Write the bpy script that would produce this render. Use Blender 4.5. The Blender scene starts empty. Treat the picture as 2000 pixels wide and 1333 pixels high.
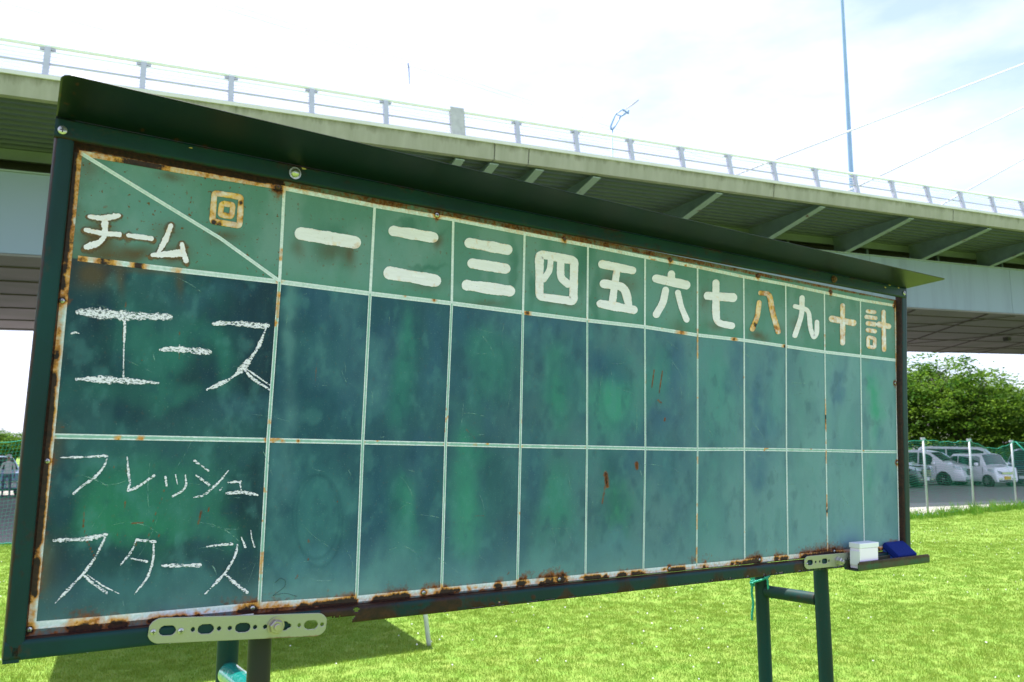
import bpy, math, random
import numpy as np
from mathutils import Vector, Matrix
random.seed(7); rng = np.random.default_rng(7)
S = bpy.context.scene
# ------------------------------------------------------------------ camera, sky, sun, exposure
F = 1555.56; PITCH = math.atan(221.5 / F); H = 1.6
cd = bpy.data.cameras.new('camera'); cam = bpy.data.objects.new('camera', cd); S.collection.objects.link(cam)
cam.location = (0, 0, H); cam.rotation_euler = (math.pi / 2 + PITCH, 0, 0)
cd.lens = 28; cd.sensor_width = 36; cd.clip_start = .05; cd.clip_end = 6000
cd.dof.use_dof = True; cd.dof.focus_distance = 2.2; cd.dof.aperture_fstop = 8.0
S.camera = cam
SUN = Vector((-.17, .22, 1)).normalized()
W = bpy.data.worlds.new('World'); S.world = W; W.use_nodes = True
nt = W.node_tree; nt.nodes.clear()
def wn(t, **k):
    n = nt.nodes.new(t)
    for a, b in k.items(): setattr(n, a, b)
    return n
wo = wn('ShaderNodeOutputWorld'); bg = wn('ShaderNodeBackground'); bg.inputs[1].default_value = .088
sky = wn('ShaderNodeTexSky', sky_type='NISHITA', sun_disc=False)
sky.sun_elevation = math.asin(SUN.z); sky.sun_rotation = math.atan2(SUN.x, SUN.y); sky.air_density = 1; sky.dust_density = 2.0
tc = wn('ShaderNodeTexCoord'); mp = wn('ShaderNodeMapping'); mp.inputs['Scale'].default_value = (1, 1, 2.6)
mp.inputs['Rotation'].default_value = (.3, .25, .5)
nz = wn('ShaderNodeTexNoise'); nz.inputs['Scale'].default_value = 2.1; nz.inputs['Detail'].default_value = 7; nz.inputs['Roughness'].default_value = .55
cr = wn('ShaderNodeValToRGB'); cr.color_ramp.elements[0].position = .36; cr.color_ramp.elements[0].color = (.10, .10, .10, 1)
cr.color_ramp.elements[1].position = .69; cr.color_ramp.elements[1].color = (.97, .97, .97, 1)
mx = wn('ShaderNodeMix', data_type='RGBA'); mx.inputs[7].default_value = (5.4, 5.4, 7.6, 1)
L = nt.links.new
L(tc.outputs['Generated'], mp.inputs[0]); L(mp.outputs[0], nz.inputs[0]); L(nz.outputs[0], cr.inputs[0]); L(cr.outputs[0], mx.inputs[0])
L(sky.outputs[0], mx.inputs[6]); L(mx.outputs[2], bg.inputs[0]); L(bg.outputs[0], wo.inputs[0])
sl = bpy.data.lights.new('sun', 'SUN'); sl.energy = 3.8; sl.angle = math.radians(.6); sl.color = (1, .97, .93)
so = bpy.data.objects.new('sun', sl); S.collection.objects.link(so); so.rotation_euler = SUN.to_track_quat('Z', 'Y').to_euler(); so.location = (0, 0, 30)
S.view_settings.view_transform = 'Standard'; S.view_settings.look = 'None'; S.view_settings.gamma = 1
S.view_settings.use_curve_mapping = False; S.view_settings.exposure = 1.74

# ------------------------------------------------------------------ helpers
def lin(c):
    return tuple(((v / 255) / 12.92 if v / 255 <= .04045 else ((v / 255 + .055) / 1.055) ** 2.4) for v in c)
def link(o, parent=None):
    S.collection.objects.link(o)
    if parent is not None: o.parent = parent
    return o
def tag(o, label=None, cat=None, group=None, kind=None):
    if label: o['label'] = label
    if cat: o['category'] = cat
    if group: o['group'] = group
    if kind: o['kind'] = kind
    return o
def empty(name, loc=(0, 0, 0), rz=0.):
    o = bpy.data.objects.new(name, None); o.location = loc; o.rotation_euler = (0, 0, rz); o.empty_display_size = .1
    return link(o)
def obj(name, vf, mat, parent=None, smooth=False):
    v, f = vf; me = bpy.data.meshes.new(name); me.from_pydata([tuple(p) for p in v], [], [tuple(x) for x in f]); me.update()
    if mat: me.materials.append(mat)
    if smooth: me.polygons.foreach_set('use_smooth', [True] * len(me.polygons))
    return link(bpy.data.objects.new(name, me), parent)
def npmesh(name, v, f, mat, parent=None, smooth=False, k=4):
    v = np.asarray(v, dtype=np.float32); f = np.asarray(f, dtype=np.int32)
    me = bpy.data.meshes.new(name); me.vertices.add(len(v)); me.vertices.foreach_set('co', v.ravel())
    me.loops.add(f.size); me.loops.foreach_set('vertex_index', f.ravel())
    me.polygons.add(len(f)); me.polygons.foreach_set('loop_start', np.arange(0, f.size, k, dtype=np.int32))
    me.polygons.foreach_set('loop_total', np.full(len(f), k, dtype=np.int32))
    if smooth: me.polygons.foreach_set('use_smooth', np.ones(len(f), dtype=bool))
    me.update(calc_edges=True); me.validate()
    if mat: me.materials.append(mat)
    return link(bpy.data.objects.new(name, me), parent)
def fattr(o, name, a):
    at = o.data.attributes.new(name, 'FLOAT', 'POINT'); at.data.foreach_set('value', np.asarray(a, dtype=np.float32))
def cattr(o, name, a):
    at = o.data.attributes.new(name, 'FLOAT_COLOR', 'POINT'); c = np.ones((len(a), 4), dtype=np.float32); c[:, :3] = a
    at.data.foreach_set('color', c.ravel())
class MB:
    def __init__(s): s.v = []; s.f = []
    def add(s, v, f):
        n = len(s.v); s.v += [tuple(p) for p in v]; s.f += [tuple(i + n for i in q) for q in f]; return s
    def box(s, a, b, M=None):
        x0, y0, z0 = a; x1, y1, z1 = b
        v = [(x0, y0, z0), (x1, y0, z0), (x1, y1, z0), (x0, y1, z0), (x0, y0, z1), (x1, y0, z1), (x1, y1, z1), (x0, y1, z1)]
        if M: v = [M(p) for p in v]
        return s.add(v, [(0, 3, 2, 1), (4, 5, 6, 7), (0, 1, 5, 4), (1, 2, 6, 5), (2, 3, 7, 6), (3, 0, 4, 7)])
    def tube(s, pts, r, n=10, cap=True):
        pts = [Vector(p) for p in pts]; rs = r if isinstance(r, (list, tuple)) else [r] * len(pts); v = []; f = []
        prev = None
        for i, p in enumerate(pts):
            d = (pts[min(i + 1, len(pts) - 1)] - pts[max(i - 1, 0)]).normalized()
            if prev is None:
                a = d.orthogonal().normalized()
            else:
                a = (prev - d * prev.dot(d)).normalized()
            prev = a; b = d.cross(a)
            for k in range(n):
                t = 2 * math.pi * k / n; v.append(p + (a * math.cos(t) + b * math.sin(t)) * rs[i])
        for i in range(len(pts) - 1):
            for k in range(n):
                k2 = (k + 1) % n; f.append((i * n + k, i * n + k2, (i + 1) * n + k2, (i + 1) * n + k))
        if cap: f.append(tuple(range(n))[::-1]); f.append(tuple((len(pts) - 1) * n + k for k in range(n)))
        return s.add(v, f)
    def lathe(s, c, axis, prof, n=20):
        c = Vector(c); d = Vector(axis).normalized(); a = d.orthogonal().normalized(); b = d.cross(a); v = []; f = []
        for (h, r) in prof:
            for k in range(n):
                t = 2 * math.pi * k / n; v.append(c + d * h + (a * math.cos(t) + b * math.sin(t)) * r)
        for i in range(len(prof) - 1):
            for k in range(n):
                k2 = (k + 1) % n; f.append((i * n + k, i * n + k2, (i + 1) * n + k2, (i + 1) * n + k))
        f.append(tuple((len(prof) - 1) * n + k for k in range(n))); f.append(tuple(range(n))[::-1])
        return s.add(v, f)
    def build(s, name, mat, parent=None, smooth=False): return obj(name, (s.v, s.f), mat, parent, smooth)
def bevel(o, w, seg=2):
    m = o.modifiers.new('bevel', 'BEVEL'); m.width = w; m.segments = seg; m.limit_method = 'ANGLE'; return o
def autosmooth(o, ang=.6):
    me = o.data
    me.polygons.foreach_set('use_smooth', [True] * len(me.polygons))
    try: me.set_sharp_from_angle(angle=ang)
    except Exception: pass
    return o
def copy_tree(o, parent=None, loc=None, rz=None):
    c = o.copy(); S.collection.objects.link(c); c.parent = parent
    if loc is not None: c.location = loc
    if rz is not None: c.rotation_euler = (0, 0, rz)
    for ch in list(o.children): copy_tree(ch, c)
    return c
# node helpers
class NM:
    def __init__(s, name):
        s.m = bpy.data.materials.new(name); s.m.use_nodes = True; s.t = s.m.node_tree
        s.b = s.t.nodes['Principled BSDF']; s.out = s.t.nodes['Material Output']
        s.tc = s.t.nodes.new('ShaderNodeTexCoord')
    def n(s, t, **k):
        x = s.t.nodes.new(t)
        for a, b in k.items(): setattr(x, a, b)
        return x
    def l(s, a, b): s.t.links.new(a, b)
    def noise(s, sc, det=4, rough=.55, stretch=None, coord='Object', dist=0.):
        x = s.n('ShaderNodeTexNoise'); x.inputs['Scale'].default_value = sc; x.inputs['Detail'].default_value = det
        x.inputs['Roughness'].default_value = rough; x.inputs['Distortion'].default_value = dist
        if stretch:
            m = s.n('ShaderNodeMapping'); m.inputs['Scale'].default_value = stretch; s.l(s.tc.outputs[coord], m.inputs[0]); s.l(m.outputs[0], x.inputs[0])
        else: s.l(s.tc.outputs[coord], x.inputs[0])
        return x.outputs[0]
    def ramp(s, src, a, b, c0=(0, 0, 0), c1=(1, 1, 1)):
        r = s.n('ShaderNodeValToRGB'); r.color_ramp.elements[0].position = a; r.color_ramp.elements[1].position = b
        r.color_ramp.elements[0].color = (*c0, 1); r.color_ramp.elements[1].color = (*c1, 1); s.l(src, r.inputs[0]); return r.outputs[0]
    def mix(s, fac, a, b):
        x = s.n('ShaderNodeMix', data_type='RGBA')
        for i, q in ((0, fac), (6, a), (7, b)):
            if hasattr(q, 'links') or hasattr(q, 'is_linked'): s.l(q, x.inputs[i])
            elif i == 0: x.inputs[0].default_value = q
            else: x.inputs[i].default_value = (*q, 1)
        return x.outputs[2]
    def math(s, op, a, b=0.):
        x = s.n('ShaderNodeMath', operation=op)
        for i, q in ((0, a), (1, b)):
            if hasattr(q, 'is_linked'): s.l(q, x.inputs[i])
            else: x.inputs[i].default_value = q
        return x.outputs[0]
    def attr(s, name): return s.n('ShaderNodeAttribute', attribute_name=name)
    def bump(s, h, st=.3, d=.01):
        x = s.n('ShaderNodeBump'); x.inputs['Strength'].default_value = st; x.inputs['Distance'].default_value = d; s.l(h, x.inputs['Height']); s.l(x.outputs[0], s.b.inputs['Normal'])
    def col(s, q):
        if hasattr(q, 'is_linked'): s.l(q, s.b.inputs['Base Color'])
        else: s.b.inputs['Base Color'].default_value = (*q, 1)
    def rough(s, r, metal=0., spec=.5):
        s.b.inputs['Roughness'].default_value = r; s.b.inputs['Metallic'].default_value = metal; s.b.inputs['Specular IOR Level'].default_value = spec
def simple(name, c, rough=.5, metal=0., var=.25, sc=6., c2=None, spec=.5, bump=0., lo=.35, hi=.7, stretch=None):
    m = NM(name); m.rough(rough, metal, spec)
    if c2 is None: c2 = tuple(x * (1 - var) for x in c)
    n = m.noise(sc, 5, .6, stretch); m.col(m.mix(m.ramp(n, lo, hi), c, c2))
    if bump: m.bump(m.noise(sc * 6, 3), bump)
    return m.m

# ------------------------------------------------------------------ world geometry maps
CP, SP = math.cos(PITCH), math.sin(PITCH)
def ray(px, py):
    x = px - 1000; y = py - 666.5
    return Vector((x, F * CP + y * SP, F * SP - y * CP))
def ground(px, py):
    r = ray(px, py); t = -H / r.z; return Vector((r.x * t, r.y * t, 0))
RB = np.array([[0.8328, -0.028, -0.5529], [0.0859, 0.9932, 0.0791], [0.5469, -0.1134, 0.8295]]); TB = np.array([-.5293, .5553, 1.6666])
def BU(px, py, d=0.):                       # a spot on the board at depth d -> (u, v)
    px = np.asarray(px, float); py = np.asarray(py, float)
    r = np.stack([px - 1000, py - 666.5, np.full_like(px, F)], -1); rl = r @ RB; tl = RB.T @ TB
    s = (d + tl[2]) / rl[..., 2]; P = s[..., None] * rl - tl
    return P[..., 0], -P[..., 1]
def BP(u, v, d=0.):                         # board (u, v) -> photo position, numpy
    P = np.stack([u, -v, np.full_like(u, d)], -1) @ RB.T + TB
    return 1000 + F * P[..., 0] / P[..., 2], 666.5 + F * P[..., 1] / P[..., 2]

# ------------------------------------------------------------------ noise in numpy
def vnoise(x, y, seed, per=64):
    g = np.random.default_rng(seed).random((per, per)); xi = np.floor(x).astype(int); yi = np.floor(y).astype(int)
    fx = x - xi; fy = y - yi; fx = fx * fx * (3 - 2 * fx); fy = fy * fy * (3 - 2 * fy)
    a = g[xi % per, yi % per]; b = g[(xi + 1) % per, yi % per]; c = g[xi % per, (yi + 1) % per]; d = g[(xi + 1) % per, (yi + 1) % per]
    return (a * (1 - fx) + b * fx) * (1 - fy) + (c * (1 - fx) + d * fx) * fy
def fbm(x, y, seed, o=4):
    s = 0; a = .5; t = 0
    for i in range(o): s = s + a * vnoise(x * 2 ** i + 17.3 * i, y * 2 ** i + 5.1 * i, seed + i); t += a; a *= .55
    return s / t
def sst(a, b, x): t = np.clip((x - a) / (b - a), 0, 1); return t * t * (3 - 2 * t)
def segdist(x, y, pts):
    d = np.full_like(x, 1e9)
    for (x0, y0), (x1, y1) in zip(pts[:-1], pts[1:]):
        dx, dy = x1 - x0, y1 - y0; t = np.clip(((x - x0) * dx + (y - y0) * dy) / (dx * dx + dy * dy + 1e-9), 0, 1)
        d = np.minimum(d, np.hypot(x - x0 - t * dx, y - y0 - t * dy))
    return d
ZT = dict(A=(0, 120, 3.174), B=(90, 590, 4.348), C=(90, 880, 4.443), T=(130, 290, 4.651), H4=(500, 300, 3.174), H6=(1000, 420, 3.174), H7=(1400, 560, 3.3333), G=(500, 640, 3.174), K=(500, 913, 3.174))
def zp(z, pts):
    ox, oy, s = ZT[z]; return [(ox + x / s, oy + y / s) for x, y in pts]

# ================================================================== GROUND
def gmat(name, c1, c2, c3, sc, rough=.95, bump=.5, coord='Object'):
    m = NM(name); m.rough(rough, 0, .2); a = m.noise(sc, 6, .65); b = m.noise(sc * .12, 4, .6)
    m.col(m.mix(m.ramp(b, .35, .7), m.mix(m.ramp(a, .3, .7), c1, c2), c3)); m.bump(a, bump, .03); return m.m
M_soil = gmat('lawn_soil', (.15, .26, .035), (.10, .20, .025), (.18, .24, .045), 40)
M_path = gmat('concrete_path', (.36, .33, .30), (.30, .28, .25), (.33, .31, .28), 3, .9, .1)
M_gravel = gmat('grey_gravel', (.28, .26, .235), (.18, .17, .155), (.24, .22, .195), 14, .95, .8)
def sheet(name, pts, z, mat):
    o = obj(name, ([(x, y, z) for x, y in pts], [tuple(range(len(pts)))]), mat); tag(o, kind='structure'); return o
obj_g = sheet('lawn', [(-900, -300), (900, -300), (900, 1500), (-900, 1500)], 0, M_soil)
near = [(-7, 14.6), (0, 16.6), (5, 18.2), (10.3, 20.8), (16.3, 25.4), (60, 58)]
far = [(-7.2, 15.0), (-1, 19.8), (3, 22.4), (13.4, 26.8), (18.5, 28.7), (64, 62)]
# gravel lot and path as strips
gn = [(-120, 14.6), (-7.2, 14.8)] + [(x - .05, y - .05) for x, y in far[1:]] + [(120, 105)]
v = [(x, y, .004) for x, y in gn] + [(-120, 75, .004), (140, 140, .004)]
tag(obj('gravel_lot', (v, [tuple(range(len(gn))) + (len(gn) + 1, len(gn))]), M_gravel), kind='structure')
v = [(x, y, .008) for x, y in near] + [(x, y, .008) for x, y in far]; n6 = len(near)
tag(obj('path', (v, [(i, i + 1, n6 + i + 1, n6 + i) for i in range(n6 - 1)]), M_path), kind='structure')

# grass blades
def nearline(x):
    return np.interp(x, [-120, -7] + [p[0] for p in near[1:]], [14.6, 14.6] + [p[1] for p in near[1:]])
def grass(y0, y1, dens, nb, hmin, hmax, wid, spread, seed):
    r = np.random.default_rng(seed); area = .5 * 1.5 * (y1 * y1 - y0 * y0); n = int(area * dens)
    y = np.sqrt(r.random(n) * (y1 * y1 - y0 * y0) + y0 * y0); x = (r.random(n) - .5) * 1.5 * y
    ok = y < nearline(x) + .15; x = x[ok]; y = y[ok]; n = len(x)
    clump = fbm(x * 1.3 + 40, y * 1.3 + 40, 11, 3)
    X = np.repeat(x, nb) + r.normal(0, spread, n * nb); Y = np.repeat(y, nb) + r.normal(0, spread, n * nb); c = np.repeat(clump, nb)
    N = n * nb; h = (hmin + (hmax - hmin) * r.random(N)) * (.8 + .4 * c); a = r.random(N) * 6.283; lean = r.random(N) * .9 * h; la = r.random(N) * 6.283
    ca, sa = np.cos(a) * wid, np.sin(a) * wid
    V = np.zeros((N, 3, 3), np.float32); V[:, 0] = np.stack([X - ca, Y - sa, np.zeros(N)], -1); V[:, 1] = np.stack([X + ca, Y + sa, np.zeros(N)], -1)
    V[:, 2] = np.stack([X + np.cos(la) * lean, Y + np.sin(la) * lean, h], -1)
    t = .2 + np.repeat(r.random(N), 3) * .42 + np.repeat(c, 3) * .25
    return V.reshape(-1, 3), t
parts = [grass(5.0, 9, 780, 12, .012, .028, .0019, .028, 1), grass(9, 15, 280, 11, .014, .030, .0034, .045, 2), grass(15, 27, 90, 10, .014, .030, .006, .08, 3)]
# taller weeds along the foot of the net
wx = []; r_ = np.random.default_rng(5)
for i in range(1, len(near) - 1):
    (x0, y0), (x1, y1) = near[i], near[i + 1]
    if x1 > 30: x1, y1 = 24, 31.3
    k = 260; t = r_.random(k); wx.append(np.stack([x0 + (x1 - x0) * t + r_.normal(0, .18, k), y0 + (y1 - y0) * t - .1 + r_.normal(0, .15, k)], -1))
wx = np.concatenate(wx); nb = 9; N = len(wx) * nb; hh = np.repeat(r_.random(len(wx)) ** 2 * .3 + .08, nb) * (.5 + r_.random(N) * .6)
X = np.repeat(wx[:, 0], nb) + r_.normal(0, .05, N); Y = np.repeat(wx[:, 1], nb) + r_.normal(0, .05, N); a = r_.random(N) * 6.28; la = r_.random(N) * 6.28
V = np.zeros((N, 3, 3)); V[:, 0] = np.stack([X - .012 * np.cos(a), Y - .012 * np.sin(a), X * 0], -1); V[:, 1] = np.stack([X + .012 * np.cos(a), Y + .012 * np.sin(a), X * 0], -1)
V[:, 2] = np.stack([X + np.cos(la) * hh * .5, Y + np.sin(la) * hh * .5, hh], -1)
parts.append((V.reshape(-1, 3), np.repeat(r_.random(N) * .5, 3)))
GV = np.concatenate([p[0] for p in parts]); GT = np.concatenate([p[1] for p in parts])
mg = NM('grass_blade'); mg.rough(.6, 0, .25); at = mg.attr('tone')
gc = mg.mix(mg.ramp(at.outputs['Fac'], .2, .8), (.105, .255, .020), (.265, .335, .044))
mg.col(gc); tr = mg.n('ShaderNodeBsdfTranslucent'); mg.l(gc, tr.inputs[0]); ms = mg.n('ShaderNodeMixShader'); ms.inputs[0].default_value = .4
mg.l(mg.b.outputs[0], ms.inputs[1]); mg.l(tr.outputs[0], ms.inputs[2]); mg.l(ms.outputs[0], mg.out.inputs[0])
go = npmesh('grass', GV, np.arange(len(GV)).reshape(-1, 3), mg.m, k=3); fattr(go, 'tone', GT)
tag(go, 'short mown lime green grass covering the field', 'grass', kind='stuff')
# clover heads
mb = MB(); r = np.random.default_rng(9)
for i in range(1500):
    y = math.sqrt(r.random() * (19 ** 2 - 27) + 27); x = (r.random() - .5) * 1.45 * y
    if fbm(np.array([x * .7]), np.array([y * .7]), 77, 3)[0] < .38 + .25 * r.random() or y > nearline(x) - .2: continue
    s = .005 + r.random() * .004; h = .03 + r.random() * .02
    mb.add([(x - s, y, h), (x, y - s, h), (x + s, y, h), (x, y + s, h), (x, y, h + s), (x, y, h - s)], [(0, 1, 4), (1, 2, 4), (2, 3, 4), (3, 0, 4), (1, 0, 5), (2, 1, 5), (3, 2, 5), (0, 3, 5)])
M_white = simple('white_clover', (.75, .75, .7), .8)
tag(mb.build('clover_flowers', M_white), 'small white clover heads dotted through the lawn', 'flowers', kind='stuff')

# ================================================================== BRIDGE
DV = ray(4209, 745); DH = Vector((DV.x, DV.y, 0)); GR = DV.z / DH.length; DH.normalize(); QV = Vector((-DH.y, DH.x, 0))
r0 = ray(87, 148); O0 = r0 / r0.y * 17.0; OX, OY = O0.x, O0.y; PD = OX * QV.x + OY * QV.y
def BR(a, w, h): return Vector((OX, OY, 0)) + DH * a + QV * w + Vector((0, 0, h + GR * a))
def BRm(p): return BR(*p)
def bra(px, py, w):
    r = ray(px, py); s = (PD + w) / r.dot(QV); P = Vector((0, 0, H)) + r * s; a = (P - Vector((OX, OY, 0))).dot(DH); return a, P.z - GR * a
mc = NM('stained_fascia'); mc.rough(.8, 0, .3)
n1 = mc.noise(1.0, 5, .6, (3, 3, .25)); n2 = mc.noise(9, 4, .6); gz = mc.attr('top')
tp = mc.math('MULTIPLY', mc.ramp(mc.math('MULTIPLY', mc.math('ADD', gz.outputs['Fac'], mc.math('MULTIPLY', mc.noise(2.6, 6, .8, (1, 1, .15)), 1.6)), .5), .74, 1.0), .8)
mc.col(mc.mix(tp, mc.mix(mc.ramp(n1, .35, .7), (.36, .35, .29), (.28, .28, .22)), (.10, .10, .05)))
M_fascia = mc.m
M_girder = simple('pale_blue_girder_paint', (.25, .31, .42), .5, 0, .22, 1.3, spec=.3, stretch=(1, 1, .10), lo=.48, hi=.72)
M_rib = simple('grey_rib_paint', (.17, .23, .29), .55, 0, .3, 1.5)
M_flange = simple('weathered_flange', (.27, .33, .34), .6, 0, c2=(.12, .05, .035), sc=2.6, lo=.62, hi=.68)
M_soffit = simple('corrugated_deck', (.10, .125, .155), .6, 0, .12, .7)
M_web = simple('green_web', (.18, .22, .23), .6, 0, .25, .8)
M_dark = simple('shade_and_lamp_dark', (.035, .035, .035), .7)  # shade inside the openings put into the colour; soffit lamps use it too
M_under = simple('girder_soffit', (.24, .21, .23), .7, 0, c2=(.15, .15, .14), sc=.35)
M_rail = simple('white_rail_metal', (.84, .84, .92), .3, 0, .04, 2)
M_post = simple('grey_rail_post', (.48, .49, .58), .4, .0, .12, 3)
M_curb = simple('pale_curb', (.70, .69, .66), .8, 0, .12, 1.5)
M_asph = simple('asphalt', (.06, .06, .06), .9)
M_strip = simple('soffit_joint', (.09, .075, .065), .8)
bridge = tag(empty('elevated_bridge', (OX, OY, 0)), 'long elevated road bridge with white railing crossing behind the scoreboard', 'bridge')
def brobj(name, mb, mat, smooth=False, parent=None):
    mb.v = [(p[0] - OX, p[1] - OY, p[2]) for p in mb.v]; return mb.build(name, mat, parent or bridge, smooth)
def bbox(a, b): return MB().box(a, b, BRm)
A0, A1 = -70., 190.
seams = [A0, -46, -27, -17.5, -8, 1.7, 11.2, 12.3, 21.8, 31.2, 40.7, 50, 60, 80, 110, 150, A1]
for s0, s1 in zip(seams[:-1], seams[1:]):
    m = MB(); na = max(2, int((s1 - s0) / 1.2)); lv = [10.0, 9.93, 9.8, 9.65, 9.53]; vv = []; tv = []
    for i in range(na + 1):
        a = s0 + .012 + (s1 - s0 - .024) * i / na
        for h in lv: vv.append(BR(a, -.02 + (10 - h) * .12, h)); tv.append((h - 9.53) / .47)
        vv.append(BR(a, .22, 9.53)); tv.append(0)
    k = len(lv) + 1
    m.add(vv, [(i * k + j, i * k + j + 1, (i + 1) * k + j + 1, (i + 1) * k + j) for i in range(na) for j in range(k - 1)])
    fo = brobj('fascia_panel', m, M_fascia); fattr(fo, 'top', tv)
brobj('curb', bbox((A0, -.06, 10.0), (A1, .42, 10.09)), M_curb)
brobj('deck_slab', bbox((A0, .25, 9.76), (A1, 20.3, 9.98)), M_curb)
brobj('roadway', bbox((A0, .45, 9.984), (A1, 20.1, 10.0)), M_asph)
# corrugated soffit: one long profile
prof = []; w = .25; up = True
while w < 3.9:
    prof += [(w, 9.62), (w + .13, 9.62), (w + .14, 9.755), (w + .34, 9.755)]; w += .36
m = MB(); vv = []
for a in (A0, A1):
    for (w, h) in prof: vv.append(BR(a, w, h))
k = len(prof); m.add(vv, [(i, i + 1, k + i + 1, k + i) for i in range(k - 1)]); brobj('corrugated_soffit', m, M_soffit)
brobj('inner_web', bbox((A0, 3.95, 9.33), (A1, 4.05, 9.74)), M_web)
brobj('recess_shade_sheet', bbox((A0, 4.6, 6.8), (A1, 4.7, 9.74)), M_dark)  # dark sheet standing in for the shade below the inner web
gs = [A0, -45, -30, -15.2, -.7 + 2.4, 11.3, 20.8, 30.3, 39.8, 49.3, 60, 75, 95, 130, A1]
for s0, s1 in zip(gs[:-1], gs[1:]): brobj('girder_side_plate', bbox((s0 + .01, 3.3, 6.67), (s1 - .01, 3.34, 8.79)), M_girder)
brobj('girder_lip', bbox((A0, 3.22, 8.79), (A1, 3.5, 8.83)), M_flange)
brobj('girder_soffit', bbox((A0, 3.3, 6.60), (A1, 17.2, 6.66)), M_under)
for w in (4.6, 6.6, 8.8, 11.4, 14.2, 16.6): brobj('soffit_joint', bbox((A0, w, 6.57), (A1, w + .10, 6.598)), M_strip)
for i in range(14):
    a = 18 + i * 5.0; m = MB()
    m.box((0, 0, 0), (1, 1, 1), lambda p, a=a: BR(a + p[1] * 13.6 * .7 + p[0] * .12, 3.4 + p[1] * 13.6, 6.56 + p[2] * .03)); brobj('bracing_bar', m, M_strip)
    if i % 2: 
        m = MB(); m.box((0, 0, 0), (1, 1, 1), lambda p, a=a: BR(a + 7 - p[1] * 13.6 * .5 + p[0] * .12, 3.4 + p[1] * 13.6, 6.52 + p[2] * .03)); brobj('bracing_bar', m, M_strip)
brobj('far_girder_side', bbox((A0, 17.16, 6.67), (A1, 17.2, 9.74)), M_girder)
brobj('far_fascia', bbox((A0, 20.3, 9.5), (A1, 20.5, 10.1)), M_fascia)
for a, dx in ((22, 0), (49, 0)):
    m = MB().box((a, 9.4, 6.35), (a + .3, 9.7, 6.56), BRm); brobj('soffit_lamp', m, M_dark)
ribs = [-40, -35.3, -30.6, -25.9, -21.2, -16.5, -11.8, -7.1] + [bra(x, y, 0)[0] for x, y in ((903, 301), (970, 310), (1059, 322), (1171, 338), (1411, 370.5), (1613, 399), (1787, 424.5), (1940, 445.5))]
while ribs[-1] < 120: ribs.append(ribs[-1] + 4.75)
M_patch = simple('bare_rust', (.16, .07, .045), .8)
for a in ribs:
    m = MB()
    pts = [(.2, 9.62), (3.32, 9.62), (3.92, 9.62), (3.92, 8.85), (3.32, 8.85), (.2, 9.46)]
    vv = [BR(a - .02, w, h) for w, h in pts] + [BR(a + .02, w, h) for w, h in pts]
    m.add(vv, [(0, 1, 2, 3, 4, 5), (11, 10, 9, 8, 7, 6)]); rb = brobj('rib', m, M_rib)
    m = MB(); vv = [BR(a + s * .14, w, h + t) for s in (-1, 1) for t in (0, .03) for w, h in ((.16, 9.44), (3.3, 8.83))]
    m.add(vv, [(0, 1, 3, 2), (4, 6, 7, 5), (0, 4, 5, 1), (2, 3, 7, 6), (0, 2, 6, 4), (1, 5, 7, 3)]); brobj('flange', m, M_flange, parent=rb)
    brobj('web_opening_post', bbox((a + 2.3, 4.2, 8.4), (a + 2.42, 4.3, 9.4)), M_rib)
# railing
def rpost(a, wide=.125, mat=M_post, top=10.86, par=None):
    m = MB(); hw = wide / 2
    def P(p): return BR(a + p[0], p[1] + (p[2] - 10.09) * .17, p[2])
    m.box((-hw, .02, 10.09), (hw, .15, top), P); po = brobj('railing_post', m, mat)
    if wide < .2:
        brobj('rail_clamp', MB().box((-.16, .05, 10.80), (.16, .12, 10.835), P), M_post, parent=po); brobj('rail_clamp', MB().box((-.12, .06, 10.42), (.12, .10, 10.455), P), M_post, parent=po)
ks = [i for i in range(-14, 80)]
for k in ks:
    a = 2.0 * k
    if k == 5: rpost(a + .1, .42, simple('aluminium_end_post', (.50, .50, .49), .45), 11.0)
    elif 9.2 < a < 10.9: pass
    else: rpost(a)
def rl(h, dw, rad, name='rail', mat=M_rail, a0=-28., a1=160., n=10):
    pts = [BR(a, .09 + (h - 10.09) * .17 + dw, h) for a in np.linspace(a0, a1, 40)]; brobj(name, MB().tube(pts, rad, n), mat, True)
rl(10.91, 0, .055, 'handrail', n=14); rl(10.76, .0, .022); rl(10.44, 0, .030, mat=M_post); rl(10.16, 0, .020)
for h in (10.24, 10.34, 10.54, 10.64): rl(h, 0, .009, 'safety_wire', n=4)
m = MB()
for i in range(330):
    a = -26 + i * .11; m.tube([BR(a, .11, 10.1), BR(a, .09 + .12, 10.8)], .0025, 3, False)
tag(brobj('wire_mesh', m, M_rail), kind='stuff')
# cable stays
M_cable = simple('white_cable_sheath', (.95, .93, .95), .5, 0, .02)
for (p0, p1, rr) in (((1450, 337), (2000, 125), .05), ((1690, 357), (2000, 210), .055), ((1845, 397), (2000, 310), .055)):
    (a0, h0), (a1, h1) = bra(*p0, 10.), bra(*p1, 10.); sl_ = (h1 - h0) / (a1 - a0); ab = a0 + (10.0 - h0) / sl_
    at_ = 130.; brobj('cable_stay', MB().tube([BR(ab, 10., 10.), BR(at_, 10., 10. + (at_ - ab) * sl_)], rr, 10), M_cable, True)
brobj('pylon', MB().tube([BR(130, 10, -2), BR(130, 10, 85)], [1.8, 1.2], 16), M_rail)
for a in (14, 70, 112):
    m = MB(); c = BR(a, 10, 0); m.box((c.x - 1.4, c.y - 1.4, 0), (c.x + 1.4, c.y + 1.4, 6.6 + GR * a)); brobj('pier', m, M_curb)
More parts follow.
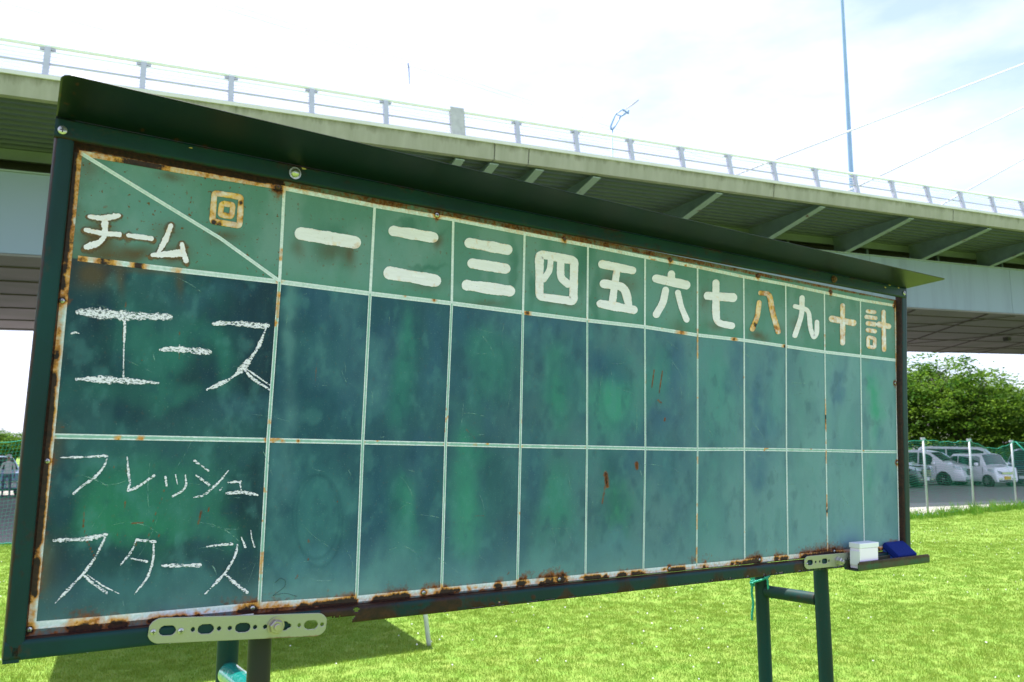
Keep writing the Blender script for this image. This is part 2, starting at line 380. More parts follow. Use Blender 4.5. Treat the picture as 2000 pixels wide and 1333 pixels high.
# thin wires high above the bridge
M_wire = simple('grey_wire', (.35, .37, .4), .5)
wires = [((0, 5), (330, 92), 60, (1300, 320)), ((420, 0), (800, 120), 60, (1350, 300)), ((60, 20), (560, 160), 70, (1200, 330)), ((640, 80), (900, 160), 55, (1100, 225))]
for (p0, p1, d, p2) in wires:
    def at3(p, dd): r = ray(*p); return Vector((0, 0, H)) + r / r.y * dd
    q = [at3(p0, d), at3(p1, d * 1.15), at3(p2, d * 1.5)]
    e0 = q[0] + (q[0] - q[1]) * 1.2; e2 = q[2] + (q[2] - q[1]) * 1.0
    tag(obj('overhead_wire', (lambda mm: (mm.v, mm.f))(MB().tube([e0] + q + [e2], .010, 4)), M_wire), ['faint wire crossing the sky at the far upper left', 'faint wire sagging over the middle of the bridge railing', 'lowest faint wire just above the left railing', 'short faint wire beside the hanging marker'][wires.index((p0, p1, d, p2))], 'wire')
def at3(p, dd): r = ray(*p); return Vector((0, 0, H)) + r / r.y * dd
mk = MB().tube([at3((797, 124), 66), at3((798.5, 135), 66), at3((800, 165), 66)], [.05, .05, .02], 6); mk.tube([at3((796, 132), 66), at3((801, 132), 66)], .04, 5)
tag(mk.build('wire_marker', simple('marker_blue', (.12, .2, .3), .5)), 'small dark marker hanging in the sky above the railing', 'wire marker')
# street lamp on the bridge
M_bluep = simple('pale_blue_pole', (.30, .48, .66), .4, 0, .15, 1.0)
M_lampw = simple('lamp_head_grey', (.62, .62, .60), .5)
W0 = 16.5
def bw(px, py, w=W0): a, h = bra(px, py, w); return BR(a, w, h)
lampb = bw(1194, 298); lb = BR(bra(1194, 298, W0)[0], W0, 10.0)
lamp = tag(empty('street_lamp', lb), 'slim pale blue street lamp with twin curved arms standing on the bridge deck', 'street lamp')
def rel(mb, o): mb.v = [tuple(Vector(p) - Vector(o)) for p in mb.v]; return mb
rel(MB().tube([lb, bw(1194, 256)], .085, 8), lb).build('pole', M_bluep, lamp, True)
for pts in (((1193, 247), (1202, 223), (1216, 214), (1228, 222)), ((1201, 247), (1212, 228), (1222, 222), (1228, 217))):
    rel(MB().tube([bw(1194, 257)] + [bw(*p) for p in pts], .055, 6), lb).build('arm', M_bluep, lamp, True)
rel(MB().tube([bw(1202, 224), bw(1214, 227)], .03, 6), lb).build('brace', M_bluep, lamp)
h0, h1 = bw(1225, 214), bw(1239, 203); m = MB(); d_ = (h1 - h0); q_ = QV * .45
m.add([h0 - q_, h0 + q_, h1 + q_, h1 - q_, h0 - q_ + Vector((0, 0, .12)), h0 + q_ + Vector((0, 0, .12)), h1 + q_ + Vector((0, 0, .09)), h1 - q_ + Vector((0, 0, .09))], [(0, 3, 2, 1), (4, 5, 6, 7), (0, 1, 5, 4), (1, 2, 6, 5), (2, 3, 7, 6), (3, 0, 4, 7)])
rel(m, lb).build('lamp_head', M_lampw, lamp)
# tall blue mast
d_ = 50.; b_ = at3((1664, 370), d_); t_ = at3((1639, 0), d_); b_.z = 0; dirm = (t_ - at3((1664, 370), d_)); base = Vector((at3((1664, 370), d_).x, d_, 0))
mast = tag(empty('lighting_mast', base), 'tall tapered pale blue mast rising behind the bridge at the right', 'mast')
hm = at3((1664, 370), d_).z; ht = t_.z
rel(MB().tube([base, Vector((base.x, d_, hm)), Vector((t_.x + .2, d_, ht)), Vector((t_.x + .2, d_, ht + 7))], [.21, .16, .10, .08], 12), base).build('pole', M_bluep, mast, True)
rel(MB().box((base.x - .5, d_ - .5, 0), (base.x + .5, d_ + .5, .25)), base).build('footing', M_curb, mast)
m = MB(); tz = ht + 6.5
for i in range(5): m.box((t_.x - 1.6 + i * .7, d_ - .3, tz), (t_.x - 1.15 + i * .7, d_ + .1, tz + .4))
m.box((t_.x - 1.7, d_ - .05, tz - .1), (t_.x + 2., d_ + .05, tz)); rel(m, base).build('floodlight_bar', M_lampw, mast)

# ================================================================== TREES
ml = NM('leaf'); ml.rough(.6, 0, .1); at = ml.attr('tone'); lc = ml.mix(at.outputs['Fac'], (.035, .105, .012), (.15, .26, .022))
ml.col(lc); tr = ml.n('ShaderNodeBsdfTranslucent'); ml.l(lc, tr.inputs[0]); ms = ml.n('ShaderNodeMixShader'); ms.inputs[0].default_value = .45
ml.l(ml.b.outputs[0], ms.inputs[1]); ml.l(tr.outputs[0], ms.inputs[2]); ml.l(ms.outputs[0], ml.out.inputs[0]); M_leaf = ml.m
M_bark = simple('bark', (.09, .075, .055), .9, 0, .4, 5, bump=.4)
def make_tree(seed, hh, rad, nspray=420, leaf=.125):
    r = np.random.default_rng(seed); root = empty('tree')
    m = MB(); th = hh * .28; limbs = []
    m.tube([(0, 0, 0), (.06, .03, th * .5), (0, .1, th)], [.26, .2, .17], 9)
    for i in range(9):
        a = i * .72 + r.random() * .4; rr = rad * (.55 + .3 * r.random()); z1 = hh * (.5 + .35 * r.random())
        e = Vector((math.cos(a) * rr, math.sin(a) * rr, z1)); md = Vector((math.cos(a) * rr * .45, math.sin(a) * rr * .45, th + (z1 - th) * .65)); limbs.append((md, e))
        m.tube([(0, .1, th * .9), md, e], [.13, .07, .02], 6)
        for j in range(3):
            e2 = md.lerp(e, .3 + .3 * j) + Vector((r.normal(0, .9), r.normal(0, .9), .5 + r.random())); m.tube([md.lerp(e, .1 + .3 * j), e2], [.04, .01], 4)
    m.build('trunk', M_bark, root, True)
    P = []; T = []
    for i in range(nspray):       # flat-ish leaf sprays, drooping outwards
        a = r.random() * 6.283; rho = rad * math.sqrt(r.random()) ; lim = math.sqrt(max(0, 1 - (rho / rad) ** 2.2))
        top = hh * (.42 + .58 * lim * (.82 + .25 * math.sin(a * 3 + seed) * .5 + .18 * r.random())); z = top - abs(r.normal(0, hh * .16)) if r.random() < .6 else hh * .22 + r.random() * (top - hh * .22)
        c = np.array([math.cos(a) * rho, math.sin(a) * rho, z]); R = .45 + r.random() * .75; n = int(32 + 36 * r.random())
        out = np.array([math.cos(a), math.sin(a), .15])
        off = r.normal(0, 1, (n, 3)) * np.array([R * .5, R * .5, .13]); off[:, 2] -= .12 * (off[:, 0] ** 2 + off[:, 1] ** 2) / R; off += out * (off @ out)[:, None] * .6
        P.append(c + off); T.append(np.clip(r.normal(.45, .30) + r.normal(0, .12, n), 0, 1))
    P = np.concatenate(P); T = np.concatenate(T); n = len(P); N1 = r.normal(0, 1, (n, 3)); N1[:, 2] *= .35; N1 /= np.linalg.norm(N1, axis=1)[:, None]
    N2 = np.cross(N1, r.normal(0, 1, (n, 3)) * [.5, .5, 1]); N2 /= np.linalg.norm(N2, axis=1)[:, None]; s = leaf * (.6 + .8 * r.random(n))[:, None]
    V = np.stack([P - N1 * s, P + N2 * s * .42, P + N1 * s, P - N2 * s * .42], 1).reshape(-1, 3)
    o = npmesh('crown', V, np.arange(4 * n).reshape(-1, 4), M_leaf, root); fattr(o, 'tone', np.repeat(T, 4)); return root
protos = [make_tree(21, 8.3, 5.2, 480), make_tree(22, 7.6, 4.6, 400), make_tree(23, 7.0, 4.2, 360)]
tspots = [(1700, 58, 0, 1.06), (1795, 60, 1, 1.14), (1868, 56, 0, 1.0), (1935, 63, 2, .98), (1990, 60, 1, .78), (2060, 60, 0, .80), (2160, 58, 2, 1.1), (1600, 60, 1, 1), (1480, 62, 2, 1.0), (2290, 60, 0, 1), (1340, 62, 0, .95), (1180, 64, 1, 1)]
tl = ['tree hidden mostly behind the right end of the scoreboard', 'dense green tree just right of the scoreboard frame', 'tallest broad green tree above the white minivan', 'bushy green tree behind the small white car', 'paler green tree near the right edge above the dark car', 'green tree at the far right edge of the photo', 'green tree beyond the right edge', 'green tree behind the scoreboard columns', 'green tree behind the middle of the scoreboard', 'outermost green tree on the right', 'green tree behind the scoreboard centre', 'leftmost green tree of the row behind the lot']
used = [False] * 3
for i, (px, Y, p, s) in enumerate(tspots):
    Y += 14; s *= 1.2
    X = (px - 1000) / F * Y; loc = (X, Y, 0)
    if not used[p]: t = protos[p]; used[p] = True; t.location = loc
    else: t = copy_tree(protos[p], None, loc)
    t.rotation_euler = (0, 0, i * 1.3); t.scale = (s, s, s); tag(t, tl[i], 'tree', 'trees behind the gravel lot')
for i, (px, s) in enumerate(((-40, .9), (6, .82), (40, .85), (90, .8))):
    Y = 125.; t = copy_tree(protos[i % 3], None, ((px - 1000) / F * Y, Y, 0)); t.rotation_euler = (0, 0, i * 2.1); t.scale = (s * 1.25, s, s * .82)
    tag(t, ['distant low tree off the left edge', 'distant low tree at the left edge beyond the parked cars', 'distant tree touching the left frame post', 'distant tree behind the left end of the scoreboard'][i], 'tree', 'far trees on the left')
# clipped undergrowth below the trees
r = np.random.default_rng(31); n = 26000; x = 8 + r.random(n) * 75; y = 60 + (x - 8) * .1 + r.random(n) * 4; z = r.random(n) ** .8 * (1.2 + fbm(x * .5, y * 0, 3, 3) * 1.8)
P = np.stack([x, y, z], -1); N1 = r.normal(0, 1, (n, 3)); N1 /= np.linalg.norm(N1, axis=1)[:, None]; N2 = np.cross(N1, r.normal(0, 1, (n, 3))); N2 /= np.linalg.norm(N2, axis=1)[:, None]
s = (.14 + .14 * r.random(n))[:, None]; V = np.stack([P - N1 * s, P + N2 * s * .5, P + N1 * s, P - N2 * s * .5], 1).reshape(-1, 3)
uo = npmesh('undergrowth', V, np.arange(4 * n).reshape(-1, 4), M_leaf); fattr(uo, 'tone', np.repeat(r.random(n) * .4, 4)); tag(uo, 'dark undergrowth below the trees behind the parked cars', 'undergrowth', kind='stuff')

# ================================================================== CARS
M_glass = NM('car_glass'); M_glass.col((.02, .045, .045)); M_glass.rough(.08, 0, .8); M_glass = M_glass.m
M_tyre = simple('tyre_rubber', (.02, .02, .02), .8); M_rim = simple('alloy_rim', (.35, .35, .36), .3, .7); M_plw = simple('white_plate', (.75, .75, .73), .5)
M_ply = simple('yellow_plate', (.75, .48, .03), .5); M_lens = simple('headlamp_lens', (.55, .6, .62), .1, .2); M_blk = simple('black_trim', (.02, .02, .022), .4)
M_chrome = simple('chrome_trim', (.6, .6, .62), .15, .9)
def paint(n, c): m = NM(n); m.col(c); m.rough(.25, 0, .5); m.b.inputs['Coat Weight'].default_value = .6; return m.m
def car(name, label, cat, loc, rz, Lc, Wc, prof, belt, wb, mat, platem=M_plw, wr=.32, group=None, wind=None, grille=(.5, .75)):
    """prof: (x, top z) nose to tail, x from +L/2 to -L/2; belt: z of the window line"""
    root = tag(empty(name, loc, rz), label, cat, group); X = [p[0] for p in prof]; Zt = [p[1] for p in prof]
    xs = np.linspace(X[0], X[-1], 44); zt = np.interp(-xs, [-a for a in X], Zt); hw = Wc / 2
    def half(x): e = min(1, max(0, (Lc / 2 - abs(x)) / .55)); return hw * (.80 + .20 * math.sin(e * math.pi / 2))
    def ring(x, z):
        w = half(x); b = min(z, belt); low = .24
        pts = [(w * .88, low), (w * .985, low + .12), (w, low + (b - low) * .5), (w * .975, b - .03)]
        if z > belt + .06:
            g = (z - belt); pts += [(w * .95, belt + .02), (w * (.95 - .13 * min(1, g / .7)), z - .09), (w * (.88 - .14 * min(1, g / .7)), z - .02), (w * .45, z + .012), (0, z + .015)]
        else: pts += [(w * .955, b - .01), (w * .93, z - .01), (w * .85, z), (w * .45, z + .02), (0, z + .03)]
        return pts
    m = MB(); rows = []
    for x, z in zip(xs, zt):
        pr = ring(x, z); rows.append([(x, p[0], p[1]) for p in pr] + [(x, -p[0], p[1]) for p in pr[-2::-1]])
    k = len(rows[0]); vv = [p for rw in rows for p in rw]; ff = [(i * k + j, (i + 1) * k + j, (i + 1) * k + j + 1, i * k + j + 1) for i in range(len(rows) - 1) for j in range(k - 1)]
    ff += [tuple(range(k)), tuple((len(rows) - 1) * k + j for j in range(k))[::-1], tuple([i * k for i in range(len(rows))]) + tuple([i * k + k - 1 for i in range(len(rows))][::-1])]
    m.add(vv, ff); body = autosmooth(m.build('body', mat, root), .7)
    def zat(x): return float(np.interp(-x, [-a for a in X], Zt))
    def sidepane(xa, xb, sgn, nn=8):
        vv = []; f = []
        for i in range(nn + 1):
            x = xa + (xb - xa) * i / nn; z = zat(x); w = half(x); g = z - belt; ztop = max(belt + .05, z - .13)
            wt = w * (.95 - .13 * min(1, g / .7)); t = (ztop - belt - .02) / max(.01, z - .09 - belt - .02); wtop = w * .95 + (wt - w * .95) * t
            vv += [(x, sgn * (w * .952 + .012), belt + .03), (x, sgn * (wtop + .012), ztop)]
        for i in range(nn): f.append((2 * i, 2 * i + 2, 2 * i + 3, 2 * i + 1) if sgn > 0 else (2 * i, 2 * i + 1, 2 * i + 3, 2 * i + 2))
        return MB().add(vv, f)
    for (xa, xb) in wind['side']:
        for sg in (1, -1): sidepane(xa, xb, sg).build('side_window', M_glass, root)
    xa, xb = wind['front']; vv = []; f = []
    for i in range(6):
        x = xa + (xb - xa) * i / 5; z = zat(x); w = half(x) * (.80 - .10 * min(1, (z - belt) / .7))
        for j in range(7): t = -1 + 2 * j / 6; vv.append((x + .012 + .0 * t * t, t * w, z + .03 - .035 * t * t))
    f = [(i * 7 + j, i * 7 + j + 1, (i + 1) * 7 + j + 1, (i + 1) * 7 + j) for i in range(5) for j in range(6)]
    MB().add(vv, f).build('windscreen', M_glass, root, True)
    for sx in wb:
        for sg in (1, -1):
            c = (sx, sg * (hw - .13), wr); ax = (0, sg, 0)
            a = MB().lathe((sx, sg * (hw - .16), wr), ax, [(0, wr + .07), (.1, wr + .07), (.155, wr + .055), (.168, wr + .02)], 24).build('wheel_arch', M_blk, root)
            wh = autosmooth(MB().lathe((sx, sg * (hw - .17), wr), ax, [(0, wr * .9), (.02, wr), (.17, wr), (.195, wr * .93), (.195, wr * .68), (.18, wr * .66)], 28).build('wheel', M_tyre, root))
            rm = MB().lathe((sx, sg * (hw + .0), wr), ax, [(0, wr * .2), (.015, wr * .18), (.03, .02)], 12)
            for q in range(7):
                an = q * 6.2832 / 7; dx, dz = math.cos(an), math.sin(an); px_, pz_ = -dz, dx; rr = wr * .66; y0 = sg * (hw + .012)
                rm.add([(sx + px_ * .03, y0, wr + pz_ * .03), (sx - px_ * .03, y0, wr - pz_ * .03), (sx + dx * rr - px_ * .045, y0, wr + dz * rr - pz_ * .045), (sx + dx * rr + px_ * .045, y0, wr + dz * rr + pz_ * .045)], [(0, 1, 2, 3), (3, 2, 1, 0)])
            rm.build('rim', M_rim, wh)
    xf = Lc / 2; wf = half(xf - .02)
    g0, g1 = grille; m = MB().box((xf - .10, -wf * .52, g0), (xf + .025, wf * .52, g1)); gr = bevel(m.build('grille', M_blk, root), .03)
    m = MB()
    for q in range(3): z = g0 + (g1 - g0) * (.25 + .27 * q); m.box((xf + .026, -wf * .5, z - .012), (xf + .034, wf * .5, z + .012))
    m.build('grille_bar', M_chrome, gr)
    m = MB().box((xf - .08, -.17, .36), (xf + .045, .17, .52)); m.build('number_plate', platem, root)
    m = MB().box((xf - .12, -wf * .82, .25), (xf + .015, wf * .82, .33)); bevel(m.build('lower_bumper', M_blk, root), .03)
    for sg in (1, -1):
        hz = g1 + .02; m = MB()
        P = [(xf - .00, sg * wf * .55, hz - .12), (xf - .0, sg * wf * .58, hz + .02), (xf - .16, sg * (half(xf - .16) - .012), hz + .10), (xf - .42, sg * (half(xf - .42) + .008), hz + .14), (xf - .40, sg * (half(xf - .40) + .012), hz + .04), (xf - .14, sg * (half(xf - .14) + .012), hz - .06)]
        P2 = [(a - .05, b * .95, c) for a, b, c in P]
        m.add([(a + .02, b, c) for a, b, c in P] + P2, [(0, 1, 2, 5), (2, 3, 4, 5), (0, 6, 7, 1), (1, 7, 8, 2), (2, 8, 9, 3), (3, 9, 10, 4), (4, 10, 11, 5), (5, 11, 6, 0)]); m.build('headlight', M_lens, root)
        mx_ = wind['front'][0] - .35
        m = MB().box((mx_ - .08, sg * (hw + .02), belt + .04), (mx_ + .06, sg * (hw + .2), belt + .20)); mm = bevel(m.build('mirror', mat, root), .03)
        m = MB().box((mx_ - .03, sg * (hw - .08), belt + .05), (mx_ + .03, sg * (hw + .04), belt + .09)); m.build('mirror_arm', M_blk, mm)
        m = MB().box((xf - .08, sg * wf * .62 - .1, .37), (xf + .02, sg * wf * .62 + .1, .43)); m.build('fog_light', M_chrome, root)
        m = MB()
        for xd in wind['doors']: m.box((xd - .006, sg * (half(xd) - .02), .34), (xd + .006, sg * (half(xd) + .003), belt - .03))
        m.build('door_gap', M_blk, root)
        m = MB()
        for xd in wind['doors'][:-1]: m.box((xd - .35, sg * (half(xd) - .02), belt - .16), (xd - .17, sg * (half(xd) + .03), belt - .12))
        m.build('door_handle', M_chrome, root)
        m = MB().box((-Lc / 2 - .02, sg * half(-Lc / 2) * .9 - .08, belt - .25), (-Lc / 2 + .1, sg * half(-Lc / 2) * .9 + .06, belt + .2)); m.build('tail_light', simple('red_lens', (.4, .02, .02), .2), root)
    return root
W_white = paint('white_car_paint', (.92, .90, .93)); W_black = paint('black_car_paint', (.02, .022, .025)); W_navy = paint('dark_blue_car_paint', (.03, .05, .09)); W_silver = paint('grey_car_paint', (.30, .31, .33)); W_blue = paint('pale_blue_car_paint', (.25, .38, .55))
minivan = [(2.46, .55), (2.44, .92), (2.2, 1.05), (1.55, 1.18), (.75, 1.72), (.3, 1.83), (-1.6, 1.83), (-2.3, 1.70), (-2.44, 1.15), (-2.46, .6)]
mvw = dict(side=[(.95, .25), (.17, -.95), (-1.03, -2.1)], front=(1.45, .78), doors=[.2, -.98, 1.15, -2.2])
keip = [(1.69, .5), (1.68, .92), (1.35, 1.0), (1.05, 1.05), (.72, 1.58), (.5, 1.64), (-1.3, 1.64), (-1.62, 1.5), (-1.69, .9), (-1.69, .5)]
kew = dict(side=[(.72, .05), (-.02, -.8), (-.87, -1.45)], front=(1.04, .72), doors=[.02, -.84, .95])
vanp = [(2.34, .6), (2.33, 1.0), (2.05, 1.2), (1.35, 1.9), (1.0, 2.02), (-2.1, 2.08), (-2.32, 1.9), (-2.34, .6)]
vnw = dict(side=[(1.35, .65), (.57, -.6), (-.68, -2.0)], front=(1.95, 1.36), doors=[.6, -.64, 1.5])
def head(px, phi): return -math.atan((px - 1000) / F) - math.radians(phi)
g = ground(1842, 949); hd = head(1850, 26)
def place(px, py, fwd, lat, h):         # put a point (fwd, lat) of the car on that ground spot
    g = ground(px, py); return (g.x - fwd * math.cos(h) + lat * math.sin(h), g.y - fwd * math.sin(h) - lat * math.cos(h), 0.004)
car('parked_minivan', 'white minivan with dark windows parked side on in front of the row', 'minivan', place(1845, 949, 1.5, -.85, hd), hd, 4.92, 1.85, minivan, 1.02, (1.5, -1.5), W_white, wind=mvw, group='parked cars', grille=(.55, .86), wr=.34)
hk = head(1920, 50)
car('parked_hatchback', 'small boxy white car with yellow number plate beside the white minivan', 'car', place(1930, 951, 1.2, -.7, hk), hk, 3.4, 1.48, keip, .98, (1.2, -1.25), W_white, M_ply, wind=kew, group='parked cars', grille=(.62, .72), wr=.28)
hb = head(1790, 30)
car('parked_minivan', 'black minivan nose just showing beside the scoreboard frame', 'minivan', place(1752, 953, 1.4, -.8, hb), hb, 4.9, 1.85, minivan, 1.02, (1.45, -1.5), W_black, wind=mvw, group='parked cars', grille=(.5, .9), wr=.34)
hv = head(1860, 12)
car('parked_van', 'tall white van parked behind the other cars', 'van', ((1868 - 1000) / F * 49, 49, .004), hv, 4.7, 1.7, vanp, 1.15, (1.4, -1.3), W_white, wind=vnw, group='parked cars', grille=(.6, .8))
hs = head(2000, 100)
car('parked_minivan', 'dark blue grey minivan cut off by the right edge', 'minivan', ((2003 - 1000) / F * 43, 43, .004), hs, 4.9, 1.85, [(a, b * 1.03) for a, b in minivan], 1.03, (1.45, -1.5), W_navy, wind=mvw, group='parked cars', grille=(.5, .86))
hl = math.radians(205)
car('parked_hatchback', 'pale blue car at the far left edge behind the green net', 'car', ((-34 - 1000) / F * 31, 31.5, .004), math.radians(-30), 3.9, 1.62, [(a * 1.15, b * .93) for a, b in keip], .92, (1.3, -1.35), W_blue, wind=dict(side=[(.8, .05), (-.02, -.95)], front=(1.19, .83), doors=[.02, -.95, .95]), group='parked cars', grille=(.5, .62), wr=.3)

# ================================================================== PERSON (far left, behind the net)
def person(loc, rz):
    root = tag(empty('person', loc, rz), 'person in white cap and pale shirt standing by the pale blue car', 'person')
    J = {'pel': (0, 0, .86), 'sp': (0, 0, 1.05), 'ch': (0, .01, 1.24), 'nk': (0, .0, 1.36), 'hd': (0, -.01, 1.46), 'ht': (0, 0, 1.56), 'nose': (0, -.075, 1.47),
         'ls': (.16, 0, 1.28), 'le': (.22, -.02, 1.04), 'lw': (.23, -.1, .82), 'lh': (.23, -.13, .74), 'rs': (-.16, 0, 1.28), 're': (-.23, -.03, 1.05), 'rw': (-.2, -.15, .86), 'rh': (-.19, -.19, .8),
         'lp': (.09, 0, .82), 'lk': (.1, -.02, .47), 'la': (.11, .02, .09), 'lt': (.12, -.13, .04), 'rp': (-.09, 0, .82), 'rk': (-.11, -.03, .47), 'ra': (-.12, .03, .09), 'rt': (-.13, -.12, .04)}
    Rr = dict(pel=.13, sp=.12, ch=.13, nk=.05, hd=.085, ht=.07, nose=.02, ls=.06, le=.042, lw=.03, lh=.035, rs=.06, re=.042, rw=.03, rh=.035, lp=.085, lk=.06, la=.04, lt=.035, rp=.085, rk=.06, ra=.04, rt=.035)
    E = [('pel', 'sp'), ('sp', 'ch'), ('ch', 'nk'), ('nk', 'hd'), ('hd', 'ht'), ('hd', 'nose'), ('ch', 'ls'), ('ls', 'le'), ('le', 'lw'), ('lw', 'lh'), ('ch', 'rs'), ('rs', 're'), ('re', 'rw'), ('rw', 'rh'), ('pel', 'lp'), ('lp', 'lk'), ('lk', 'la'), ('la', 'lt'), ('pel', 'rp'), ('rp', 'rk'), ('rk', 'ra'), ('ra', 'rt')]
    ks = list(J); me = bpy.data.meshes.new('body'); me.from_pydata([J[k] for k in ks], [(ks.index(a), ks.index(b)) for a, b in E], []); o = link(bpy.data.objects.new('body', me), root)
    sk = o.modifiers.new('skin', 'SKIN')
    if not me.skin_vertices: me.skin_vertices.new() if hasattr(me.skin_vertices, 'new') else None
    if me.skin_vertices:
        for i, k in enumerate(ks): me.skin_vertices[0].data[i].radius = (Rr[k] * .9, Rr[k] * .78)
        me.skin_vertices[0].data[0].use_root = True
    ss = o.modifiers.new('sub', 'SUBSURF'); ss.levels = 1; ss.render_levels = 1
    m = NM('clothes_and_skin'); m.rough(.8); sep = m.n('ShaderNodeSeparateXYZ'); m.l(m.tc.outputs['Object'], sep.inputs[0]); z = sep.outputs[2]
    c = m.mix(m.ramp(z, .895, .9), (.10, .11, .15), (.70, .68, .66)); c = m.mix(m.math('GREATER_THAN', z, 1.36), c, (.42, .26, .18)); m.col(c); me.materials.append(m.m)
    cp = MB().lathe((0, -.005, 1.5), (0, 0, 1), [(0, .098), (.05, .095), (.09, .06), (.105, .01)], 14); cp.box((-.06, -.19, 1.5), (.06, -.07, 1.515)); cp.build('cap', M_plw, root, True)
person(((18 - 1000) / F * 29.2, 29.5, .004), .4)

# ================================================================== NET FENCE
M_net = NM('green_net'); M_net.col((.015, .34, .22)); M_net.rough(.6); M_net = M_net.m
M_rope = simple('green_rope', (.01, .34, .22), .6, 0, .35, 60); M_galv = simple('galvanised_post', (.45, .48, .50), .45, .3, .2, 4)
def net_fence(label, posts, hgt, sagf, seedn, sp=.065):
    base = Vector((posts[0][0], posts[0][1], 0)); root = tag(empty('net_fence', base), label, 'net fence')
    rr = random.Random(seedn); tops = []
    for i, (x, y) in enumerate(posts):
        po = rel(MB().tube([(x, y, 0), (x + .01, y, hgt)], .029, 10), base).build('post', M_galv, root, True)
        cp = rel(MB().box((x - .04, y - .04, hgt - .05), (x + .05, y + .04, hgt + .02)), base).build('post_cap', M_galv, po)
    for i in range(len(posts) - 1):
        p0 = Vector((*posts[i], 0)); p1 = Vector((*posts[i + 1], 0)); Lb = (p1 - p0).length; d = (p1 - p0) / Lb; nrm = Vector((d.y, -d.x, 0)); sag = sagf[i % len(sagf)]
        def NP(s, t):       # s along 0..1, t height 0..1
            top = hgt - .05 - sag * 4 * s * (1 - s) ; bulge = .10 * math.sin(t * 3.1) * math.sin(s * 3.14) + .03 * math.sin(s * 17 + t * 4)
            return p0 + d * Lb * (s + .012 * math.sin(t * 9 + s * 5)) + nrm * (.045 + bulge) + Vector((0, 0, .02 + top * t + .02 * math.sin(s * 23 + i)))
        m = MB(); nu = int(Lb / sp); nv = int(hgt / sp); th = .0021
        def strip(pts):
            for a, b in zip(pts[:-1], pts[1:]):
                dd = (b - a).normalized(); o1 = dd.cross(nrm).normalized() * th
                m.v += [tuple(a - o1 - base), tuple(a + o1 - base), tuple(b + o1 - base), tuple(b - o1 - base)]; n = len(m.v); m.f.append((n - 4, n - 3, n - 2, n - 1))
        for a in range(nu + 1): strip([NP(a / nu, t / 8) for t in range(9)])
        for b in range(nv + 1): strip([NP(s / 12, b / nv) for s in range(13)])
        tag(m.build('netting', M_net, root), kind='stuff')
        rel(MB().tube([NP(s / 12, 1.0) for s in range(13)], .007, 6), base).build('top_rope', M_rope, root, True)
        rel(MB().tube([NP(s / 12, 0.02) + nrm * .05 for s in range(13)], .009, 5), base).build('bottom_rope', M_rope, root, True)
    return root, base
def gp(px, py): g = ground(px, py); return (g.x, g.y)
fr, fb = net_fence('green net fence on grey posts in front of the parked cars', [(2.0, 16.9), (5.2, 18.0), (8.2, 19.3), gp(1812.7, 1007.8), gp(1903, 999), gp(1985.4, 989), (19.6, 27.6), (22.6, 30)], 2.03, [.12, .1, .1, .06, .22, .1], 3)
g3 = Vector((*gp(1985.4, 989), 0)); hr = MB().tube([g3 + Vector((.1, -.06, 2.0)), g3 + Vector((.45, -.1, 1.6)), g3 + Vector((.5, -.12, .9)), g3 + Vector((.3, -.1, .3)), g3 + Vector((.1, -.1, .05))], .018, 6)
rel(hr, fb).build('tie_rope', M_rope, fr, True)
net_fence('green net fence at the far left edge in front of the gravel', [(-14.5, 14.6), (-11.3, 14.5), (-8.2, 14.3), (-6.4, 14.4)], 1.88, [.03], 4)

# ================================================================== TENT (unseen canopy made up to cast the ground shadow; one leg shows)
dv = Vector((-.848, -.53, 0)); dq = Vector((-.43, .9, 0)); hT = 2.15; off = Vector((SUN.x / SUN.z, SUN.y / SUN.z, 0)) * hT
c0 = ground(844, 1269) + off; Wd, Dp = 2.8, 2.9
cor = [c0, c0 + dv * Wd, c0 + dv * Wd + dq * Dp, c0 + dq * Dp]; foot = ground(838, 1262)
tent = tag(empty('shadow_casting_tent', foot), 'white pipe canopy tent behind the scoreboard, one slanting white leg showing', 'tent')
M_cloth = simple('canopy_cloth', (.7, .7, .68), .8); M_pipe = simple('white_pipe', (.72, .74, .76), .35)
m = MB(); z = Vector((0, 0, hT)); mid = (cor[0] + cor[2]) / 2 + Vector((0, 0, hT + .25))
m.add([c + z for c in cor] + [mid] + [c + z - Vector((0, 0, .04)) for c in cor], [(0, 1, 4), (1, 2, 4), (2, 3, 4), (3, 0, 4), (0, 5, 6, 1), (1, 6, 7, 2), (2, 7, 8, 3), (3, 8, 5, 0), (5, 8, 7, 6)]); rel(m, foot).build('canopy', M_cloth, tent)
lf = ground(509, 1290)
for f_, c_ in ((foot, cor[0]), (Vector((lf.x, lf.y, 0)), (cor[0] + cor[1]) / 2), (cor[2] + Vector((.9, .6, 0)), cor[2]), (cor[3] + Vector((0, .1, 0)), cor[3])):
    rel(MB().tube([f_, c_ + z - Vector((0, 0, .05))], .02, 10), foot).build('leg', M_pipe, tent, True)

